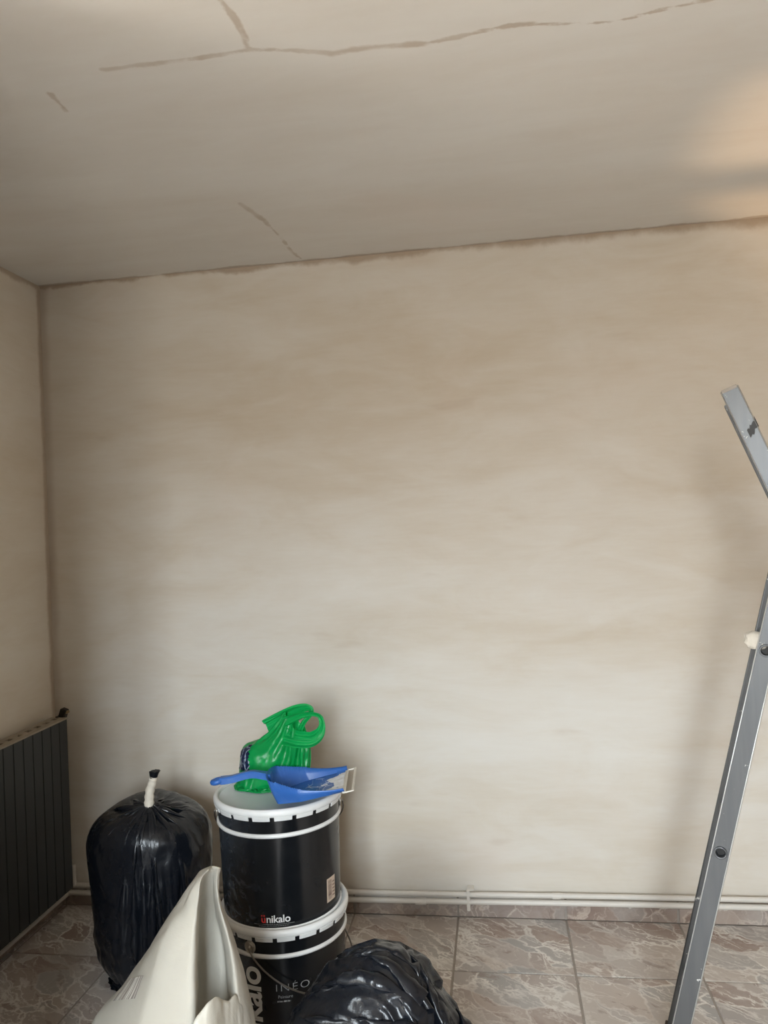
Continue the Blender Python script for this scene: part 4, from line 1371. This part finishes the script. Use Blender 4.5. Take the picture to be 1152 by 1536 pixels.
# ------------------------------------------------------------------ ladder
def ladder():
    AL = NT('ladder_aluminium')
    v = AL.coord()
    sp = AL.math('MULTIPLY', AL.mr(AL.noise(v, 46, 5, 0.65, 0.5), 0.64, 0.67, 0, 0.85), AL.mr(AL.noise(v, 7, 2), 0.52, 0.58))
    st = AL.noise(AL.mapping(v, (1, 1, 0.05)), 60, 3)
    AL.bs(Base_Color=AL.mix(sp, AL.mix(st, srgb(88, 90, 93), srgb(106, 107, 108)), srgb(200, 198, 192)), Metallic=AL.math('SUBTRACT', 0.9, AL.math('MULTIPLY', sp, 1.1)),
          Roughness=AL.math('ADD', 0.42, AL.math('MULTIPLY', sp, 0.35)))
    AL = AL.m
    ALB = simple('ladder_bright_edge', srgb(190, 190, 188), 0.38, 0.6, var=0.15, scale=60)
    DARK = simple('tube_inside_shade', srgb(30, 28, 26), 0.6)
    CRUST = simple('plaster_crust', srgb(186, 178, 166), 0.9, var=0.15, scale=60, bump=0.8, bscale=50)
    RUB = simple('foot_rubber', srgb(58, 44, 36), 0.8)
    TAPE = simple('tape_black', srgb(20, 18, 18), 0.5)
    root = empty('step_ladder', (0.3215, 1.9575, 0))
    root.rotation_euler = (0, 0, -math.radians(17.3))      # local x: across the A-frame, local y: along the rungs
    tag(root, 'paint-spattered aluminium A-frame ladder standing at the right edge', 'ladder')
    Wd = 0.037          # stile width
    Dp = 0.026          # stile depth along the rungs
    def stile(name, x0, z0, x1, z1, y, holes, outer):
        """C-profile between two points of the local xz plane; outer = -1 web towards the viewer"""
        A, B = Vector((x0, y, z0)), Vector((x1, y, z1))
        T = (B - A); L = T.length; T.normalize()
        X = Vector((0, 1, 0)).cross(T) * -1
        X = Vector((T.z, 0, -T.x))
        Yv = Vector((0, 1, 0))
        M = Matrix(((X.x, Yv.x, T.x, A.x), (X.y, Yv.y, T.y, A.y), (X.z, Yv.z, T.z, A.z), (0, 0, 0, 1)))
        bm = bmesh.new()
        hw = Wd / 2
        # web with real holes
        yw = 0.0
        segs = []
        z = 0.0
        for h in sorted(holes):
            segs.append((z, h - 0.016, None)); segs.append((h - 0.016, h + 0.016, h)); z = h + 0.016
        segs.append((z, L, None))
        for a, b, h in segs:
            if h is None:
                vs = [bm.verts.new(M @ Vector(p)) for p in ((-hw, yw, a), (hw, yw, a), (hw, yw, b), (-hw, yw, b))]
                bm.faces.new(vs)
            else:
                n = 24
                o_, i_ = [], []
                for q in range(n):
                    an = 2 * PI * (q + 0.5) / n
                    cx, cz = math.cos(an), math.sin(an)
                    s = 1 / max(abs(cx) / hw, abs(cz) / 0.016)
                    o_.append(bm.verts.new(M @ Vector((cx * s, yw, h + cz * s))))
                    i_.append(bm.verts.new(M @ Vector((cx * 0.0105, yw, h + cz * 0.0105))))
                for q in range(n):
                    bm.faces.new((o_[q], o_[(q + 1) % n], i_[(q + 1) % n], i_[q]))
        # flanges with a bead along both edges
        s = -outer
        for sx in (-1, 1):
            x_ = sx * hw
            prof = [(x_, 0.0), (x_ + sx * 0.0012, -0.0012 * s), (x_ + sx * 0.0026, 0.0006 * s), (x_ + sx * 0.0012, 0.0030 * s), (x_, 0.0045 * s), (x_, (Dp - 0.004) * s), (x_ + sx * 0.002, (Dp - 0.001) * s), (x_, Dp * s), (x_ - sx * 0.010, Dp * s), (x_ - sx * 0.010, (Dp - 0.002) * s), (x_ - sx * 0.0022, (Dp - 0.0025) * s), (x_ - sx * 0.0022, 0.0018 * s)]
            lo = [bm.verts.new(M @ Vector((a, b, 0))) for a, b in prof]
            hi = [bm.verts.new(M @ Vector((a, b, L))) for a, b in prof]
            m = len(prof)
            for q in range(m): bm.faces.new((lo[q], lo[(q + 1) % m], hi[(q + 1) % m], hi[q]))
            bm.faces.new(lo); bm.faces.new(hi[::-1])
        ob = bmo(name, bm, AL, root)
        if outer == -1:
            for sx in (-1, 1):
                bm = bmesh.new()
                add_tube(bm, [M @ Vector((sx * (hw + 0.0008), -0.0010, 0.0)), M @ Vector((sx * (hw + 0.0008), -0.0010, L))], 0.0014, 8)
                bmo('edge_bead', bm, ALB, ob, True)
        return ob, M, L
    TA, TB = 0.2472, 0.3704        # lean of the two frames
    W = 0.34
    def ptA(z): return TA * z
    def ptB(z): return 0.900 - TB * z
    ca = math.sqrt(1 + TA * TA); cb = math.sqrt(1 + TB * TB)
    hz = [0.215, 0.691, 1.169]
    ZA, ZB = 1.53, 1.782
    for y, outer in ((0.0, -1), (W, 1)):
        stile('stile', ptA(0.012), 0.012, ptA(ZA), ZA, y, [(z - 0.012) * ca for z in hz], outer)
    hzb = [0.16 + 0.27 * i for i in range(6)]
    yb0, yb1 = 0.030, W - 0.030
    for y, outer in ((yb0, -1), (yb1, 1)):
        ob, M, L = stile('stile', ptB(0.012), 0.012, ptB(ZB), ZB, y, [], outer)
        if outer == -1:
            # strip of black tape around the extended end
            bm = bmesh.new()
            z0 = L - 0.125
            n_ = 9
            rs = random.Random(3)
            V0, V1 = [], []
            for q in range(n_):
                xx = -0.004 + (0.026) * q / (n_ - 1)
                V0.append(bm.verts.new(M @ Vector((xx, -0.0022, z0 + 0.004 * rs.uniform(-1, 1) + 0.018 * q / n_))))
                V1.append(bm.verts.new(M @ Vector((xx, -0.0022, z0 + 0.018 + 0.004 * rs.uniform(-1, 1) + 0.022 * q / n_))))
            for q in range(n_ - 1): bm.faces.new((V0[q], V0[q + 1], V1[q + 1], V1[q]))
            V2 = [bm.verts.new(M @ Vector((0.0225, yy, z0 + zz_))) for yy, zz_ in ((-0.0022, 0.017), (0.026, 0.016), (0.026, 0.042), (-0.0022, 0.044))]
            bm.faces.new(V2)
            bmo('tape_strip', bm, TAPE, root)
            bm = bmesh.new()
            add_box(bm, -Wd / 2 - 0.001, Wd / 2 + 0.001, -0.0015, Dp + 0.001, L - 0.006, L + 0.004, M)
            bmesh.ops.bevel(bm, geom=bm.edges[:], offset=0.002, segments=2, affect='EDGES')
            bmo('end_cap', bm, simple('end_cap_grey', srgb(150, 142, 134), 0.6), root)
    # rungs
    for z in hz:
        bm = bmesh.new()
        x_ = ptA(z)
        R_, r_ = 0.0125, 0.0100
        n = 20
        y0_, y1_ = -0.003, W + 0.003
        prof = [(R_ + 0.0025, -0.0006), (R_ + 0.002, -0.003), (R_ - 0.0006, -0.0036), (r_, -0.001), (r_, 0.15), (r_, W - 0.001)]
        rings = [[bm.verts.new((x_ + r * math.cos(2 * PI * j / n), y, z + r * math.sin(2 * PI * j / n))) for j in range(n)] for r, y in prof]
        for A, B in zip(rings, rings[1:]):
            for j in range(n): bm.faces.new((A[j], A[(j + 1) % n], B[(j + 1) % n], B[j]))
        prof = [(R_, 0.002), (R_, W - 0.002)]
        rings = [[bm.verts.new((x_ + r * math.cos(2 * PI * j / n), y, z + r * math.sin(2 * PI * j / n))) for j in range(n)] for r, y in prof]
        for j in range(n): bm.faces.new((rings[0][j], rings[0][(j + 1) % n], rings[1][(j + 1) % n], rings[1][j]))
        me = bmo('rung', bm, AL, root, True)
        bm = bmesh.new()
        add_tube(bm, [(x_, 0.012, z), (x_, 0.014, z)], 0.0098, 16)  # dark disc stands for the shade inside the hollow rung
        bmo('tube_shade_disc', bm, DARK, me)
    for z in hzb:
        bm = bmesh.new()
        add_tube(bm, [(ptB(z), yb0 + 0.002, z), (ptB(z), yb1 - 0.002, z)], 0.0125, 16)
        bmo('rung', bm, AL, root, True)
    # hinge plate and pivot where both frames cross
    zc = 0.9 / (TA + TB)
    for y in (0.0285, W - 0.0285):
        bm = bmesh.new()
        add_tube(bm, [(ptA(zc), y - 0.034 if y < W / 2 else y - 0.004, zc), (ptA(zc), y + 0.004 if y < W / 2 else y + 0.034, zc)], 0.009, 16)
        bmo('pivot_bolt', bm, AL, root, True)
    # plaster-crusted stop on the left side near the second rung
    rs = np.random.RandomState(6)
    nu, nv = 28, 20
    V, F = [], []
    cpos = np.array([ptA(1.180) - 0.020, 0.016, 1.190])
    for i in range(nv):
        a = PI * i / (nv - 1)
        for j in range(nu):
            b = 2 * PI * j / nu
            d = np.array([math.cos(a), math.sin(a) * math.cos(b), math.sin(a) * math.sin(b)])
            d = np.sign(d) * np.abs(d) ** 0.7
            p = d * np.array([0.026, 0.016, 0.020])
            p = p * (1 + 0.16 * mnoise.noise(Vector(d * 2.2)) + 0.10 * mnoise.noise(Vector(d * 6)))
            V.append(p + cpos)
    pyd('plaster_crust', V, grid_faces(nv, nu), CRUST, root, True)
    # feet
    for x_, lean, ys_ in ((ptA(0), TA, (0.0, W - Dp)), (ptB(0), -TB, (yb0, yb1 - Dp))):
        for y in ys_:
            bm = bmesh.new()
            add_box(bm, x_ - 0.026, x_ + 0.028, y - 0.004, y + Dp + 0.004, 0.0, 0.012)
            add_box(bm, x_ - 0.022 + lean * 0.03, x_ + 0.024 + lean * 0.03, y - 0.003, y + Dp + 0.003, 0.012, 0.055)
            bmesh.ops.bevel(bm, geom=bm.edges[:], offset=0.002, segments=1, affect='EDGES')
            bmo('rubber_foot', bm, RUB, root)
ladder()

# ------------------------------------------------------------------ unseen warm work lamp, added beyond the right edge to light the ceiling
def added_work_lamp():
    root = empty('added_work_lamp', (1.72, 2.25, 0))
    tag(root, 'unseen black work lamp added on the floor right of the ladder to warm the ceiling', 'lamp')
    BLK = simple('lamp_black', srgb(36, 36, 38), 0.5)
    bm = bmesh.new()
    add_box(bm, -0.09, 0.09, -0.07, 0.07, 0.0, 0.02)
    add_tube(bm, [(-0.085, 0, 0.01), (-0.085, 0, 0.16)], 0.008, 10)
    add_tube(bm, [(0.085, 0, 0.01), (0.085, 0, 0.16)], 0.008, 10)
    bmo('stand', bm, BLK, root)
    bm = bmesh.new()
    add_lathe(bm, [(0.0, 0.10), (0.035, 0.10), (0.07, 0.19), (0.075, 0.19), (0.040, 0.095), (0.0, 0.093)], 32)
    bmo('reflector', bm, BLK, root, True)
    bm = bmesh.new()
    for yy in (0.0185, -0.0225):
        add_box(bm, -0.12, 0.12, yy - 0.0055, yy + 0.0055, 0.262, 0.267)  # bars added to cast the dark bands across the ceiling glow
    for xx in (-0.115, 0.115):
        add_tube(bm, [(math.copysign(0.074, xx), 0.0, 0.188), (xx, 0.018, 0.266)], 0.003, 8)
        add_tube(bm, [(math.copysign(0.074, xx), 0.0, 0.188), (xx, -0.022, 0.266)], 0.003, 8)
    bmo('shadow_bars', bm, BLK, root)
    li = bpy.data.lights.new('added_lamp_light', 'SPOT')
    li.energy = 100
    li.color = (1.0, 0.66, 0.36)
    li.spot_size = math.radians(53)
    li.spot_blend = 0.35
    li.shadow_soft_size = 0.005
    lo = bpy.data.objects.new('lamp_light', li)
    COL.objects.link(lo)
    lo.parent = root
    lo.location = (0, 0, 0.13)
    lo.rotation_euler = (PI, 0, 0)
added_work_lamp()
